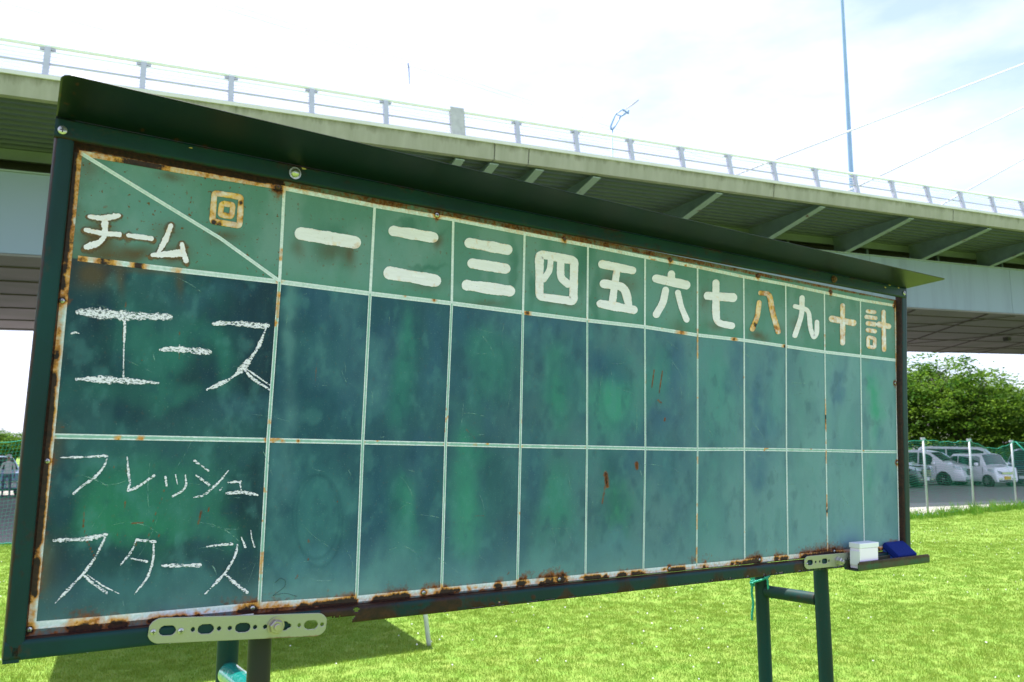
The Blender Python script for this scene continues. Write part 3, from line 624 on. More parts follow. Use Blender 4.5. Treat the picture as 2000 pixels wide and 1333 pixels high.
# ================================================================== SCOREBOARD
R4 = Matrix(((1, 0, 0), (0, CP, SP), (0, SP, -CP)))      # camera (x, down, forward) -> world
def c2w(v): return Vector((v[0], CP * v[2] + SP * v[1], SP * v[2] - CP * v[1]))
bu = c2w(RB[:, 0]); bd = c2w(RB[:, 2]); bv = -c2w(RB[:, 1]); bo = c2w(TB) + Vector((0, 0, H))
MW = Matrix((bu, bd, bv)).transposed().to_4x4(); MW.translation = bo
board = tag(bpy.data.objects.new('scoreboard', None), 'old green steel baseball scoreboard with white painted numerals and chalked team names', 'scoreboard'); link(board)
board.matrix_world = MW
def rust_nodes(m, base, attr='rust', amp=.9, sc=110, a=.42, b=.58, c1=(.24, .075, .018), c2=(.10, .032, .014)):
    ra = m.attr(attr).outputs['Fac']; n1 = m.noise(sc, 5, .65); n2 = m.noise(sc * .35, 4, .6)
    x = m.math('ADD', ra, m.math('MULTIPLY', m.math('SUBTRACT', n1, .5), amp)); halo = m.ramp(x, a - .22, b); core = m.ramp(x, b - .02, b + .18)
    rc = m.mix(m.ramp(n2, .35, .65), c1, c2); rc2 = m.mix(core, rc, m.mix(m.ramp(n1, .4, .6), (.045, .018, .012), (.02, .011, .01)))
    return m.mix(halo, base, rc2), halo, core
# panel
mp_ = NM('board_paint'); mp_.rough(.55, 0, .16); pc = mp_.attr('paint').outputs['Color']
fine = mp_.noise(300, 4, .7); streak = mp_.noise(14, 5, .6, (1.6, 1, .25)); scr = mp_.noise(55, 5, .75, (1, 1, .12))
c = mp_.mix(mp_.math('MULTIPLY', mp_.ramp(streak, .35, .75), .07), pc, (.12, .33, .34))
c = mp_.mix(mp_.math('MULTIPLY', mp_.ramp(scr, .60, .75), .07), c, (.18, .40, .40))
c = mp_.mix(mp_.math('MULTIPLY', mp_.ramp(fine, .62, .70), .30), c, (.45, .55, .52))
spk = mp_.noise(105, 3, .5); hdz = mp_.attr('speck').outputs['Fac']
c = mp_.mix(mp_.math('MULTIPLY', mp_.ramp(spk, .635, .68), hdz), c, (.13, .07, .025))
c, ha, co = rust_nodes(mp_, c); mp_.col(c); mp_.bump(mp_.math('ADD', mp_.math('MULTIPLY', fine, .3), ha), .25, .002)
rr_ = mp_.n('ShaderNodeMix', data_type='FLOAT'); mp_.l(ha, rr_.inputs[0]); rr_.inputs[2].default_value = .50; rr_.inputs[3].default_value = .9; mp_.l(rr_.outputs[0], mp_.b.inputs['Roughness'])
U0, U1, V0, V1 = -.425, 2.388, -.014, .925
KP = 1.15
STREAKS = [('C', [(330, 480), (320, 650), (350, 770), (430, 950)], 7, .62), ('C', [(1040, 300), (1005, 420), (960, 520), (890, 740)], 4, .5), ('C', [(635, 630), (620, 740)], 5, .5), ('C', [(750, 632), (838, 630)], 7, .62), ('C', [(690, 440), (686, 500)], 8, .6),
    ('C', [(1347, 525), (1322, 635)], 11, .62), ('C', [(1412, 500), (1408, 530)], 7, .6), ('C', [(545, 235), (552, 238)], 9, .5), ('C', [(585, 130), (587, 150)], 7, .5), ('C', [(690, 170), (700, 220)], 8, .5), ('C', [(980, 735), (978, 745)], 10, .6), ('C', [(785, 780), (770, 860)], 5, .5), ('C', [(875, 840), (868, 960)], 4, .45), ('C', [(470, 690), (580, 672)], 3, .45), ('C', [(640, 800), (720, 700)], 3, .42),
    ('B', [(675, 0), (665, 90), (650, 320)], 7, .52), ('B', [(1132, 250), (1132, 560)], 3, .42), ('B', [(700, 520), (820, 495)], 3, .4), ('B', [(140, 1060), (145, 1065)], 12, .55), ('B', [(1870, 470), (1872, 480)], 6, .4),
    ('H6', [(882, 960), (866, 1070)], 5, .6), ('H6', [(932, 970), (912, 1105)], 5, .62), ('H6', [(905, 1150), (925, 1165)], 7, .6), ('H6', [(948, 1262), (946, 1275)], 7, .65), ('H6', [(832, 990), (828, 1050)], 4, .5),
    ('K', [(325, 452), (325, 465)], 8, .6), ('K', [(258, 670), (250, 685)], 6, .55), ('K', [(503, 210), (505, 216)], 5, .6), ('K', [(327, 565), (323, 575)], 6, .6), ('K', [(1360, 300), (1410, 300)], 4, .45), ('K', [(1570, 650), (1560, 662)], 5, .5),
    ('G', [(380, 200), (365, 350)], 5, .32), ('G', [(1300, 630), (1360, 690)], 3, .45), ('T', [(1400, 760), (1380, 780)], 6, .5), ('T', [(1100, 390), (1095, 420)], 8, .55), ('T', [(1135, 440), (1110, 560)], 5, .45), ('T', [(1140, 580), (1140, 600)], 5, .5),
    ('T', [(210, 140), (220, 150)], 8, .5), ('T', [(340, 540), (365, 530)], 14, .45), ('T', [(480, 335), (485, 340)], 7, .5), ('T', [(115, 245), (120, 260)], 10, .6)]
STREAKS = [(zp(z, p), w / ZT[z][2], s) for z, p, w, s in STREAKS] + [([(1183, 925), (1186, 950)], 5, .7), ([(1243, 905), (1244, 915)], 4, .7), ([(1182, 950), (1176, 985)], 2.5, .45), ([(640, 1150), (642, 1155)], 4, .3)]
SCREW = [(121, 588), (92, 901), (57, 1230), (493, 1188), (827, 1158), (1092, 1132), (1307, 1111), (1483, 1094), (1629, 1077), (1748, 749), (1752, 904), (543, 366), (853, 421), (1102, 468), (1309, 509), (1480, 540), (1622, 572), (148, 297), (1747, 598)]
def rustf(px, py, u, v):
    R = np.zeros_like(px)
    for pts, w, s in STREAKS:
        x0 = min(p[0] for p in pts) - 4 * w; x1 = max(p[0] for p in pts) + 4 * w; y0 = min(p[1] for p in pts) - 4 * w; y1 = max(p[1] for p in pts) + 4 * w
        k = (px > x0) & (px < x1) & (py > y0) & (py < y1)
        if k.any(): R[k] = np.maximum(R[k], s * np.exp(-(segdist(px[k], py[k], pts) / w) ** 2))
    for i, (sx, sy) in enumerate(SCREW):
        su, sv = BU(sx, sy); d = np.hypot(u - su, (v - sv)); rad = .013 if i != 7 else .018
        if i in (5, 3, 8, 11): rad = .019
        R = np.maximum(R, .98 * np.exp(-(d / rad) ** 2)); dr = np.hypot((u - su) / 1.0, np.minimum(0, v - sv + .0) * .35); R = np.maximum(R, np.where(v < sv, .42, 0) * np.exp(-(dr / (rad * .8)) ** 2))
    n = fbm(u * 30 + 9, v * 30 + 9, 51, 4); n2 = fbm(u * 9 + 3, v * 9 + 3, 61, 3)
    pb = np.clip(1.0 * np.exp(-np.maximum(0, v + .006) / (.009 + .016 * np.maximum(0, n2 - .42) * 3)), 0, 1); extra = .35 * np.exp(-((px - 535) / 50) ** 2) + .55 * np.exp(-((px - 1600) / 42) ** 2) + .3 * np.exp(-((px - 1093) / 25) ** 2) + .2 * np.exp(-((px - 200) / 90) ** 2) + .25 * np.exp(-((px - 1640) / 30) ** 2) + .2 * np.exp(-((px - 320) / 30) ** 2)
    pb2 = np.exp(-np.maximum(0, v + .004) / (.010 + .014 * extra * 2)) * np.clip(.25 + extra * 1.2, 0, 1.1)
    R = np.maximum(R, np.clip(pb * (.35 + .75 * sst(.4, .62, n)), 0, 1) * (v < .03)); R = np.maximum(R, pb2)
    el = np.exp(-np.maximum(0, u + .408) / .006); R = np.maximum(R, el * (.45 + .6 * sst(.35, .6, n2 * .5 + n * .5)))
    et = np.exp(-np.maximum(0, .901 + (u + .4) * .007 - v) / .003) * np.where(px < 555, 1.1, .55) * (.5 + .8 * n); R = np.maximum(R, et)
    er = np.exp(-np.maximum(0, 2.372 - u) / .006) * .5 * (.5 + n); R = np.maximum(R, er)
    return np.clip(R, 0, 1.2)
ru, rv = BU(120, 600)
# header line height along u (slightly uneven): through the real crossings
HX = [(152, 505), (300, 523), (545.7, 551), (722.7, 574), (881.9, 593), (1021, 611), (1146.5, 626.4), (1259, 639), (1362, 655), (1453, 665), (1535, 677), (1610.6, 688), (1680.5, 696), (1749, 704)]
MXL = [(99, 852), (523.3, 860.3), (708, 864.3), (870, 867.8), (1015.8, 871.6), (1146, 874), (1260, 876.3), (1362, 878), (1453.4, 877.8), (1535.6, 879), (1613, 880.4), (1683, 882), (1751, 883)]
TX = [(154, 299), (350, 334), (555, 368), (731.6, 402.4), (885, 429), (1024.3, 456.5), (1148, 480), (1259.6, 502.5), (1362, 522), (1452, 541), (1534, 556), (1609.6, 572), (1680, 586.4), (1748, 597.5)]
BX = [(63, 1222), (200, 1211), (506, 1183), (696, 1170), (862, 1153.5), (1010, 1139), (1143, 1127), (1256, 1116), (1360, 1106), (1454, 1097), (1538.6, 1088), (1616, 1081), (1688, 1074), (1757, 1068)]
def panel_color(px, py, u, v):
    hx = np.interp(px, [p[0] for p in HX], [p[1] for p in HX]); header = py < hx
    q1 = fbm(u * 8 + 3, v * 6 + 7, 5, 6); q2 = fbm(u * 13 + 31, v * 9 + 2, 15, 6); q3 = fbm(u * 30 + 1, v * 20 + 2, 25, 5)
    wx_ = (fbm(u * 16, v * 12, 41, 5) - .5) * 60 + (fbm(u * 5, v * 5, 141, 3) - .5) * 70; wy_ = (fbm(u * 16 + 50, v * 10, 43, 5) - .5) * 80 + (fbm(u * 5 + 9, v * 5, 143, 3) - .5) * 110
    def C(c): return np.array(lin(c))
    def lerp(A, B, t): return A + (B - A) * t[..., None]
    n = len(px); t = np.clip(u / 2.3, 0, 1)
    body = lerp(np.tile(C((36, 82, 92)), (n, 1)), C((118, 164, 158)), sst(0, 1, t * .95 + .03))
    body = lerp(body, np.tile(C((42, 84, 106)), (n, 1)), sst(.42, .68, q1) * (.85 - .50 * t)); body = lerp(body, np.tile(C((72, 130, 126)), (n, 1)), sst(.5, .72, q2) * .45)
    left = lerp(np.tile(C((20, 50, 62)), (n, 1)), C((32, 84, 84)), sst(.40, .7, q1)); lm = sst(.012, -.004, u); body = lerp(body, left, lm)
    GRN = (58, 138, 110)
    BL = [(270, 650, 55, 45, (44, 112, 96), .8), (300, 720, 45, 50, (44, 116, 98), .7), (405, 640, 35, 50, (48, 122, 104), .8), (440, 700, 20, 60, (48, 122, 104), .7), (350, 690, 25, 60, (50, 126, 106), .7), (180, 765, 60, 22, (42, 104, 90), .7), (345, 775, 45, 28, (48, 120, 102), .8), (250, 790, 90, 25, (36, 92, 84), .6),
        (375, 750, 28, 20, (24, 60, 66), .85), (145, 670, 22, 90, (22, 56, 68), .7), (480, 640, 25, 70, (26, 64, 76), .6), (300, 825, 180, 22, (26, 62, 72), .6), (470, 835, 50, 22, (46, 88, 104), .6), (230, 575, 90, 20, (36, 84, 82), .6), (420, 565, 80, 15, (40, 84, 98), .6),
        (290, 1010, 125, 62, (44, 128, 94), 1.), (215, 1010, 50, 70, (46, 130, 92), .9), (300, 960, 80, 40, (44, 118, 94), .8), (410, 1010, 50, 50, (44, 112, 92), .8), (440, 1050, 60, 25, (48, 112, 98), .5), (120, 960, 24, 70, (26, 62, 76), .8), (235, 1095, 42, 26, (24, 62, 68), .9), (385, 1085, 80, 22, (26, 62, 72), .8), (300, 1080, 30, 30, (38, 98, 82), .8), (180, 1100, 60, 30, (28, 66, 76), .6), (250, 1180, 170, 26, (58, 112, 112), .75), (380, 1150, 70, 18, (64, 118, 116), .7), (140, 1180, 30, 22, (26, 60, 78), .7),
        (562, 700, 12, 170, (98, 148, 140), .75), (548, 930, 18, 80, (80, 134, 128), .6), (620, 980, 40, 85, (60, 122, 118), .8), (650, 700, 40, 80, (36, 88, 98), .7), (590, 770, 35, 70, (40, 90, 96), .6), (610, 1100, 60, 25, (70, 126, 132), .6), (600, 1150, 80, 20, (94, 144, 140), .7), (680, 620, 22, 50, (86, 138, 136), .5),
        (792, 710, 15, 48, (62, 144, 120), 1.), (786, 760, 18, 35, (54, 130, 112), .8), (820, 740, 40, 80, (34, 86, 92), .5), (845, 690, 15, 60, (50, 96, 118), .6), (790, 1000, 22, 55, (62, 146, 116), 1.), (770, 990, 18, 60, (48, 118, 104), .7), (740, 960, 25, 90, (38, 86, 102), .7), (830, 1000, 25, 90, (36, 84, 98), .7), (770, 1110, 50, 22, (84, 140, 132), .6), (790, 1075, 25, 20, (50, 124, 112), .6),
        (945, 700, 30, 40, (54, 128, 110), .8), (965, 750, 40, 35, (52, 124, 108), .7), (915, 860, 22, 40, (56, 136, 110), .9), (935, 900, 24, 30, (52, 130, 108), .8), (905, 1000, 28, 75, (60, 142, 114), 1.), (965, 960, 28, 70, (34, 84, 88), .7), (900, 640, 20, 60, (48, 98, 116), .6), (900, 1110, 60, 25, (78, 132, 134), .6),
        (1090, 770, 26, 65, (56, 136, 110), .9), (1120, 720, 20, 60, (42, 96, 104), .5), (1085, 1000, 30, 70, (58, 138, 112), .8), (1060, 640, 50, 25, (58, 104, 122), .6), (1040, 930, 18, 60, (42, 84, 106), .6), (1070, 1100, 50, 22, (92, 142, 136), .7),
        (1195, 790, 36, 75, (66, 152, 122), 1.), (1215, 730, 30, 50, (62, 142, 122), .7), (1230, 840, 22, 40, (70, 144, 126), .6), (1180, 690, 40, 30, (40, 84, 112), .7), (1200, 1010, 26, 50, (54, 132, 100), .9), (1230, 900, 26, 40, (42, 86, 108), .8), (1200, 930, 16, 40, (36, 84, 92), .7), (1200, 1090, 50, 25, (86, 138, 140), .6),
        (1290, 740, 26, 55, (64, 140, 120), .7), (1320, 720, 18, 60, (46, 86, 120), .7), (1300, 850, 30, 30, (42, 82, 112), .7), (1300, 920, 30, 40, (60, 120, 124), .5), (1400, 790, 28, 100, (70, 144, 128), .8), (1435, 700, 12, 60, (52, 92, 122), .6), (1420, 770, 12, 24, (50, 100, 116), .6), (1380, 1010, 30, 60, (80, 142, 130), .6),
        (1472, 800, 9, 70, (50, 96, 124), .8), (1500, 860, 22, 40, (56, 98, 128), .7), (1500, 720, 12, 50, (56, 98, 126), .6), (1510, 790, 16, 60, (88, 150, 140), .6), (1470, 920, 20, 30, (54, 96, 124), .6), (1570, 780, 22, 100, (96, 148, 136), .6), (1580, 930, 24, 80, (104, 152, 144), .6), (1636, 780, 8, 90, (64, 106, 132), .8), (1655, 860, 14, 60, (92, 146, 140), .6), (1650, 960, 20, 90, (98, 150, 142), .5),
        (1712, 780, 13, 90, (56, 160, 118), 1.), (1700, 950, 12, 50, (66, 150, 122), .8), (1718, 720, 12, 30, (58, 104, 132), .7), (1735, 950, 8, 60, (58, 100, 124), .6), (1718, 900, 10, 40, (60, 104, 126), .6)]
    X = px + wx_ * .45; Y = py + wy_
    for bx, by, rx, ry, cc, st in BL:
        k = (np.abs(px - bx) < 3.2 * rx + 20) & (np.abs(py - by) < 3.2 * ry + 30)
        e = np.exp(-(((X[k] - bx) / rx) ** 2 + ((Y[k] - by) / ry) ** 2) ** 1.1 * .7); e = np.clip(e + (q3[k] - .5) * 1.1 * e * (1.15 - e) * 1.6, 0, 1) * st; body[k] = lerp(body[k], np.tile(C(cc), (k.sum(), 1)), np.clip(e, 0, 1))
    body = lerp(body, np.tile(C((86, 148, 138)), (n, 1)), sst(.56, .8, q3) * .30); body = lerp(body, np.tile(C((26, 66, 84)), (n, 1)), sst(.46, .25, q3) * .30)
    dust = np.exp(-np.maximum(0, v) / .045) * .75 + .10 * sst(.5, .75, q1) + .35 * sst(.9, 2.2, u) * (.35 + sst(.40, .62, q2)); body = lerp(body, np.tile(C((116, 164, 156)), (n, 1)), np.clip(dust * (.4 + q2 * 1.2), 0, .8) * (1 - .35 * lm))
    # ghosts of wiped numbers
    for (cx, cy, rx, ry) in ((617, 1010, 45, 82), (624, 1018, 45, 90)):
        d = np.abs(np.hypot((px - cx) / rx, (py - cy) / ry) - 1) * rx; body = lerp(body, np.tile(C((30, 76, 84)), (n, 1)), .32 * np.exp(-(d / 2.0) ** 2))
    for i, (cx, cy, rx, ry) in enumerate(((612, 720, 40, 75), (835, 960, 16, 60), (960, 720, 30, 60), (1100, 760, 26, 60), (1205, 770, 30, 60))):
        d = np.abs(np.hypot((px - cx) / rx, (py - cy) / ry) - 1) * rx; body = lerp(body, np.tile(C((44, 96, 100)), (n, 1)), .3 * np.exp(-(d / 5.0) ** 2))
    hd = lerp(np.tile(C((112, 150, 134)), (n, 1)), C((92, 138, 118)), sst(.35, .65, q2)); hd = lerp(hd, np.tile(C((72, 136, 106)), (n, 1)), np.clip(np.exp(-(hx - py) / 22) * .75, 0, 1))
    hd = lerp(hd, np.tile(C((96, 148, 134)), (n, 1)), sst(.5, .75, q1) * .5)
    hd = hd * 1.12
    # old rubbed-out paint beside the first numerals
    for bx, by, rx, ry in ((650, 505, 45, 45), (820, 445, 40, 10), (830, 520, 30, 8), (1000, 520, 8, 60), (1035, 540, 8, 50), (1160, 560, 8, 50), (1130, 500, 20, 60)):
        e = np.exp(-((((X - bx) / rx) ** 2 + ((Y - by) / ry) ** 2)) ** 2); hd = lerp(hd, np.tile(C((56, 116, 90)), (n, 1)), e * .6)
    # brown rust wash running down from the lettering
    for bx, by, rx, ry, st in ((190, 470, 35, 28, .8), (215, 500, 60, 12, .6), (262, 490, 45, 14, .7), (345, 495, 30, 16, .7), (330, 450, 30, 25, .4), (180, 540, 32, 26, .85), (232, 545, 10, 34, .55), (355, 545, 8, 26, .5), (300, 525, 90, 8, .5), (650, 500, 35, 22, .45), (690, 500, 12, 20, .6), (580, 490, 12, 18, .4), (830, 560, 30, 12, .3), (950, 590, 40, 8, .35), (850, 470, 10, 14, .6), (440, 460, 30, 14, .5), (1090, 590, 30, 6, .4), (1215, 560, 26, 18, .4), (1180, 555, 10, 22, .4), (1400, 640, 20, 10, .4), (1378, 590, 8, 25, .4), (1330, 640, 14, 14, .3), (1480, 660, 14, 10, .6), (1520, 650, 10, 10, .3), (1700, 695, 14, 6, .25), (170, 330, 20, 25, .4), (330, 345, 25, 8, .5), (1560, 640, 14, 12, .3)):
        e = np.exp(-((((px + wx_ * .3 - bx) / rx) ** 2 + ((py + wy_ * .3 - by) / ry) ** 2))) * st; e = np.clip(e * 1.35, 0, .95); T = np.tile(C((96, 76, 40)), (n, 1)); hd = lerp(hd, T, np.clip(e, 0, 1)); body = lerp(body, T, np.clip(e, 0, 1) * .8)
    edge = np.exp(-np.maximum(0, u + .395) / .012) * .5 * sst(.4, .7, q2) + np.exp(-np.maximum(0, v - .002) / .010) * .35 * q2
    out = np.where(header[:, None], hd, body); out = lerp(out, np.tile(C((110, 90, 50)), (n, 1)), np.clip(edge, 0, 1))
    specks = np.where(header, np.where(px < 545, 1.0, .45), .12)
    return out, specks
NU, NV = 900, 300
uu, vv_ = np.meshgrid(np.linspace(U0, U1, NU), np.linspace(V0, V1, NV), indexing='ij'); uf, vf = uu.ravel(), vv_.ravel(); pxx, pyy = BP(uf, vf)
wob = .0006 * (fbm(uf * 3, vf * 3, 90, 3) - .5); pv = np.stack([uf, wob, vf], -1); ii = np.arange(NU * NV).reshape(NU, NV)
pf = np.stack([ii[:-1, :-1], ii[1:, :-1], ii[1:, 1:], ii[:-1, 1:]], -1).reshape(-1, 4)
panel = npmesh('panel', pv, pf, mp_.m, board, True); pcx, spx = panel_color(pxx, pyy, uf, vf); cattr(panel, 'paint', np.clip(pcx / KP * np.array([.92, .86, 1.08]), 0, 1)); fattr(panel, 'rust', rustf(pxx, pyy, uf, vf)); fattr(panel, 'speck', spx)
M_fg = NM('dark_green_enamel'); M_fg.rough(.45, 0, .2)
fgc = M_fg.mix(M_fg.ramp(M_fg.noise(5, 5, .6, (1, 1, .5)), .35, .7), (.002, .036, .037), (.003, .019, .022))
fgc = M_fg.mix(M_fg.math('MULTIPLY', M_fg.ramp(M_fg.noise(22, 6, .75), .60, .72), .6), fgc, (.035, .030, .022)); fgc, ha, co = rust_nodes(M_fg, fgc, amp=.9, sc=70, a=.50, b=.62, c1=(.042, .016, .011), c2=(.018, .009, .008)); M_fg.col(fgc); M_fg.bump(M_fg.math('ADD', ha, M_fg.noise(90, 3)), .25, .002); FG = M_fg.m
M_back = simple('panel_back_galvanised', (.30, .31, .31), .5, .4)
MB().box((U0, .004, V0), (U1, .012, V1)).build('backing_sheet', M_back, board)
# ---- painted lines
mw = NM('line_paint'); mw.rough(.6, 0, .3); ac = mw.attr('across').outputs['Fac']; hol = mw.attr('hollow').outputs['Fac']
worn = mw.noise(45, 5, .7, (1, 1, .25)); wfac = mw.math('MULTIPLY', mw.math('MULTIPLY', hol, .85), mw.ramp(mw.math('ADD', ac, mw.math('MULTIPLY', mw.math('SUBTRACT', worn, .5), 1.1)), .38, .62, (1, 1, 1), (0, 0, 0)))
wc = mw.mix(mw.ramp(mw.noise(160, 4), .3, .75), (.76, .76, .86), (.50, .58, .62)); wc = mw.mix(wfac, wc, (.13, .34, .28)); wc, ha, co = rust_nodes(mw, wc, amp=.85, sc=90, c1=(.72, .33, .06), c2=(.48, .16, .03)); mw.col(wc); M_line = mw.m
def ribbon(name, uvpts, wd, depth, hollow, parent, rustadd=0., rustfn=None, taper=True):
    P = []; pts = [np.array(p) for p in uvpts]; res = []
    for a, b in zip(pts[:-1], pts[1:]):
        k = max(1, int(np.linalg.norm(b - a) / .006)); res += [a + (b - a) * i / k for i in range(k)]
    res.append(pts[-1]); res = np.array(res); d = np.gradient(res, axis=0); d /= np.linalg.norm(d, axis=1)[:, None] + 1e-9; nn = np.stack([-d[:, 1], d[:, 0]], -1)
    ks = np.linspace(-.5, .5, 7); V = (res[:, None, :] + nn[:, None, :] * (ks * wd)[None, :, None]).reshape(-1, 2); m_ = len(res)
    V3 = np.stack([V[:, 0], np.full(len(V), -depth), V[:, 1]], -1); ix = np.arange(m_ * 7).reshape(m_, 7); f = np.stack([ix[:-1, :-1], ix[:-1, 1:], ix[1:, 1:], ix[1:, :-1]], -1).reshape(-1, 4)
    o = npmesh(name, V3, f, M_line, parent); qx, qy = BP(V[:, 0], V[:, 1]); fattr(o, 'across', np.tile(np.abs(ks) * 2, m_)); fattr(o, 'hollow', np.full(len(V), hollow))
    rs = rustf(qx, qy, V[:, 0], V[:, 1]) * .9; n = fbm(V[:, 0] * 40, V[:, 1] * 40, 71, 3); rs = np.maximum(rs, sst(.72, .86, n) * .6)
    if rustfn is not None: rs = np.maximum(rs, rustfn(qx, qy))
    fattr(o, 'rust', np.clip(rs + rustadd, 0, 1.1)); return o
def UV(pts): return [tuple(float(a) for a in BU(*p)) for p in pts]
def spots(lst): return lambda qx, qy: np.max([s * np.exp(-(((qx - x) ** 2 + (qy - y) ** 2) / r ** 2)) for x, y, r, s in lst], axis=0)
ribbon('grid_line', UV(TX), .0105, .0006, 0, panel, 0, lambda x, y: np.where(x < 550, .48 + .3 * (fbm(x * .05, y * .05, 3) - .5), .30 * fbm(x * .03, y * 0, 4) + .08) + .6 * np.exp(-((x - 280) / 40) ** 2))
ribbon('grid_line', UV(HX), .0105, .0007, .30, panel, 0, spots([(160, 507, 14, .8), (205, 512, 30, .75), (270, 520, 18, .9), (345, 530, 14, .5), (545, 551, 8, .7), (1021, 611, 4, .6), (1030, 612, 8, .8), (1147, 627, 4, .6), (1330, 650, 14, .6), (1434, 664, 8, .7), (1532, 677, 6, .8), (848, 586, 6, .6), (792, 578, 5, .5)]))
ribbon('grid_line', UV(MXL), .0098, .0007, .95, panel, 0, spots([(523, 860, 8, .85), (230, 858, 8, .7), (275, 857, 8, .7), (98, 852, 12, .7), (710, 864, 4, .5), (870, 868, 5, .65), (1016, 872, 5, .65), (552, 862, 5, .7), (582, 862, 4, .8), (928, 869, 5, .5), (1146, 874, 4, .5)]))
ribbon('grid_line', UV(BX), .0135, .0006, .12, panel)
ribbon('grid_line', UV([(153, 299), (123, 600), (99, 852), (80, 1040), (62, 1223)]), .0130, .0008, .25, panel, 0, lambda x, y: np.where((y < 430) | ((y > 440) & (y < 600)), .45, .12) + .25 * fbm(x * 0, y * .03, 8))
ribbon('grid_line', UV([(1748, 597), (1750, 704), (1752, 884), (1756, 1066)]), .0085, .0008, 0, panel)
ribbon('grid_line', UV([(158, 300), (300, 387), (430, 466), (545, 549)]), .0075, .0009, .25, panel, -.1)
top = [p for p in TX[2:13]]; hdl = [p for p in HX[2:13]]; mdl = [p for p in MXL[1:12]]; btl = [p for p in BX[2:13]]
colw = [.0075] * 2 + [.007] * 9
for k in range(11):
    rs = (lambda x, y, k=k: np.where((k in (0, 6, 9)) & (fbm(x * .03, y * .04, 30 + k) > .62), .45, .03) + (0.5 * np.exp(-((y - 800) / 25) ** 2) + .55 * np.exp(-((y - 1000) / 12) ** 2) if k == 9 else 0 * x))
    ribbon('grid_line', UV([top[k], hdl[k]]), .0068, .0010, .0, panel, 0, rs)
    ribbon('grid_line', UV([hdl[k], mdl[k], btl[k]]), .0076 if k < 4 else .0064, .0010, .95 if k < 7 else .45, panel, 0, rs)
# ---- painted characters
mwp = NM('white_lettering_paint'); mwp.rough(.55, 0, .35); br = mwp.noise(60, 5, .7, (.25, 1, 1.6)); cc_ = mwp.mix(mwp.ramp(br, .35, .75), (.87, .79, .93), (.73, .66, .76))
cc_ = mwp.mix(mwp.math('MULTIPLY', mwp.ramp(mwp.noise(210, 4, .7), .66, .72), .8), cc_, (.22, .20, .20)); cc_, ha, co = rust_nodes(mwp, cc_, amp=.8, sc=75, b=.64, c1=(.85, .46, .06), c2=(.50, .17, .02)); mwp.col(cc_); mwp.bump(br, .3, .002); M_let = mwp.m
def stroke_poly(pts, w, jag=0., seed=0, cap=True, closed=False):
    """outline ribbon with round ends in photo space; returns verts (px), quads, across"""
    P = [np.array(p, float) for p in pts]; ws = w if isinstance(w, (list, tuple)) else [w] * len(P)
    if closed: P.append(P[0]); ws = list(ws) + [ws[0]]
    if closed:
        Q = []; Wq = []; C_ = P[:-1]; nC = len(C_)
        for i in range(nC):
            a, b, c = C_[i - 1], C_[i], C_[(i + 1) % nC]; la, lc = np.linalg.norm(a - b), np.linalg.norm(c - b); rr_c = min(ws[0] * .42, .4 * la, .4 * lc); p0 = b + (a - b) / la * rr_c; p1 = b + (c - b) / lc * rr_c
            for t_ in np.linspace(0, 1, 6): Q.append((1 - t_) ** 2 * p0 + 2 * t_ * (1 - t_) * b + t_ * t_ * p1); Wq.append(ws[0])
        P = Q + [Q[0]]; ws = Wq + [Wq[0]]
    # resample with corner rounding
    if len(P) > 2 and not closed:
        Q = [P[0]]; Wq = [ws[0]]
        for i in range(1, len(P) - 1):
            a, b, c = P[i - 1], P[i], P[i + 1]; t = min(.35, 1.0)
            p0 = b + (a - b) * t; p1 = b + (c - b) * t
            for s in np.linspace(0, 1, 7): Q.append((1 - s) ** 2 * p0 + 2 * s * (1 - s) * b + s * s * p1); Wq.append(ws[i])
        Q.append(P[-1]); Wq.append(ws[-1]); P = Q; ws = Wq
    R = []; RW = []
    for i in range(len(P) - 1):
        L_ = np.linalg.norm(P[i + 1] - P[i]); k = max(1, int(L_ / 2.5))
        for j in range(k): R.append(P[i] + (P[i + 1] - P[i]) * j / k); RW.append(ws[i] + (ws[i + 1] - ws[i]) * j / k)
    R.append(P[-1]); RW.append(ws[-1]); R = np.array(R); RW = np.array(RW) / 2
    d = np.zeros_like(R); d[1:-1] = R[2:] - R[:-2]; d[0] = R[1] - R[0]; d[-1] = R[-1] - R[-2]
    if closed: d[0] = d[-1] = R[1] - R[-2]
    d /= np.linalg.norm(d, axis=1)[:, None] + 1e-9
    if cap and not closed:          # round ends
        e0 = [(R[0] - d[0] * RW[0] * math.sin(t), RW[0] * math.cos(t), d[0]) for t in np.linspace(1.5, .25, 5)]; e1 = [(R[-1] + d[-1] * RW[-1] * math.sin(t), RW[-1] * math.cos(t), d[-1]) for t in np.linspace(.25, 1.5, 5)]
        cut = 0
        R = np.concatenate([[e[0] for e in e0], R, [e[0] for e in e1]]); RW = np.concatenate([[e[1] for e in e0], RW, [e[1] for e in e1]]); d = np.concatenate([[e[2] for e in e0], d, [e[2] for e in e1]])
    n = np.stack([-d[:, 1], d[:, 0]], -1); rg = np.random.default_rng(seed); m_ = len(R)
    jl = 1 + jag * (rg.random(m_) - .5) * 2; jr = 1 + jag * (rg.random(m_) - .5) * 2; wv = 1 + (.05 if jag < .1 else .22) * np.convolve(rg.normal(0, 1, m_ + 8), np.ones(9) / 3., 'valid')[:m_]; RW = RW * np.clip(wv, .6, 1.4); K = np.array([-1, -.66, -.33, 0, .33, .66, 1.])
    sc = np.where(K[None, :] < 0, jl[:, None], jr[:, None]) * K[None, :] * RW[:, None]; V = R[:, None, :] + n[:, None, :] * sc[..., None]
    ix = np.arange(m_ * 7).reshape(m_, 7); f = np.stack([ix[:-1, :-1], ix[1:, :-1], ix[1:, 1:], ix[:-1, 1:]], -1).reshape(-1, 4); return V.reshape(-1, 2), f, np.tile(np.abs(K), m_)
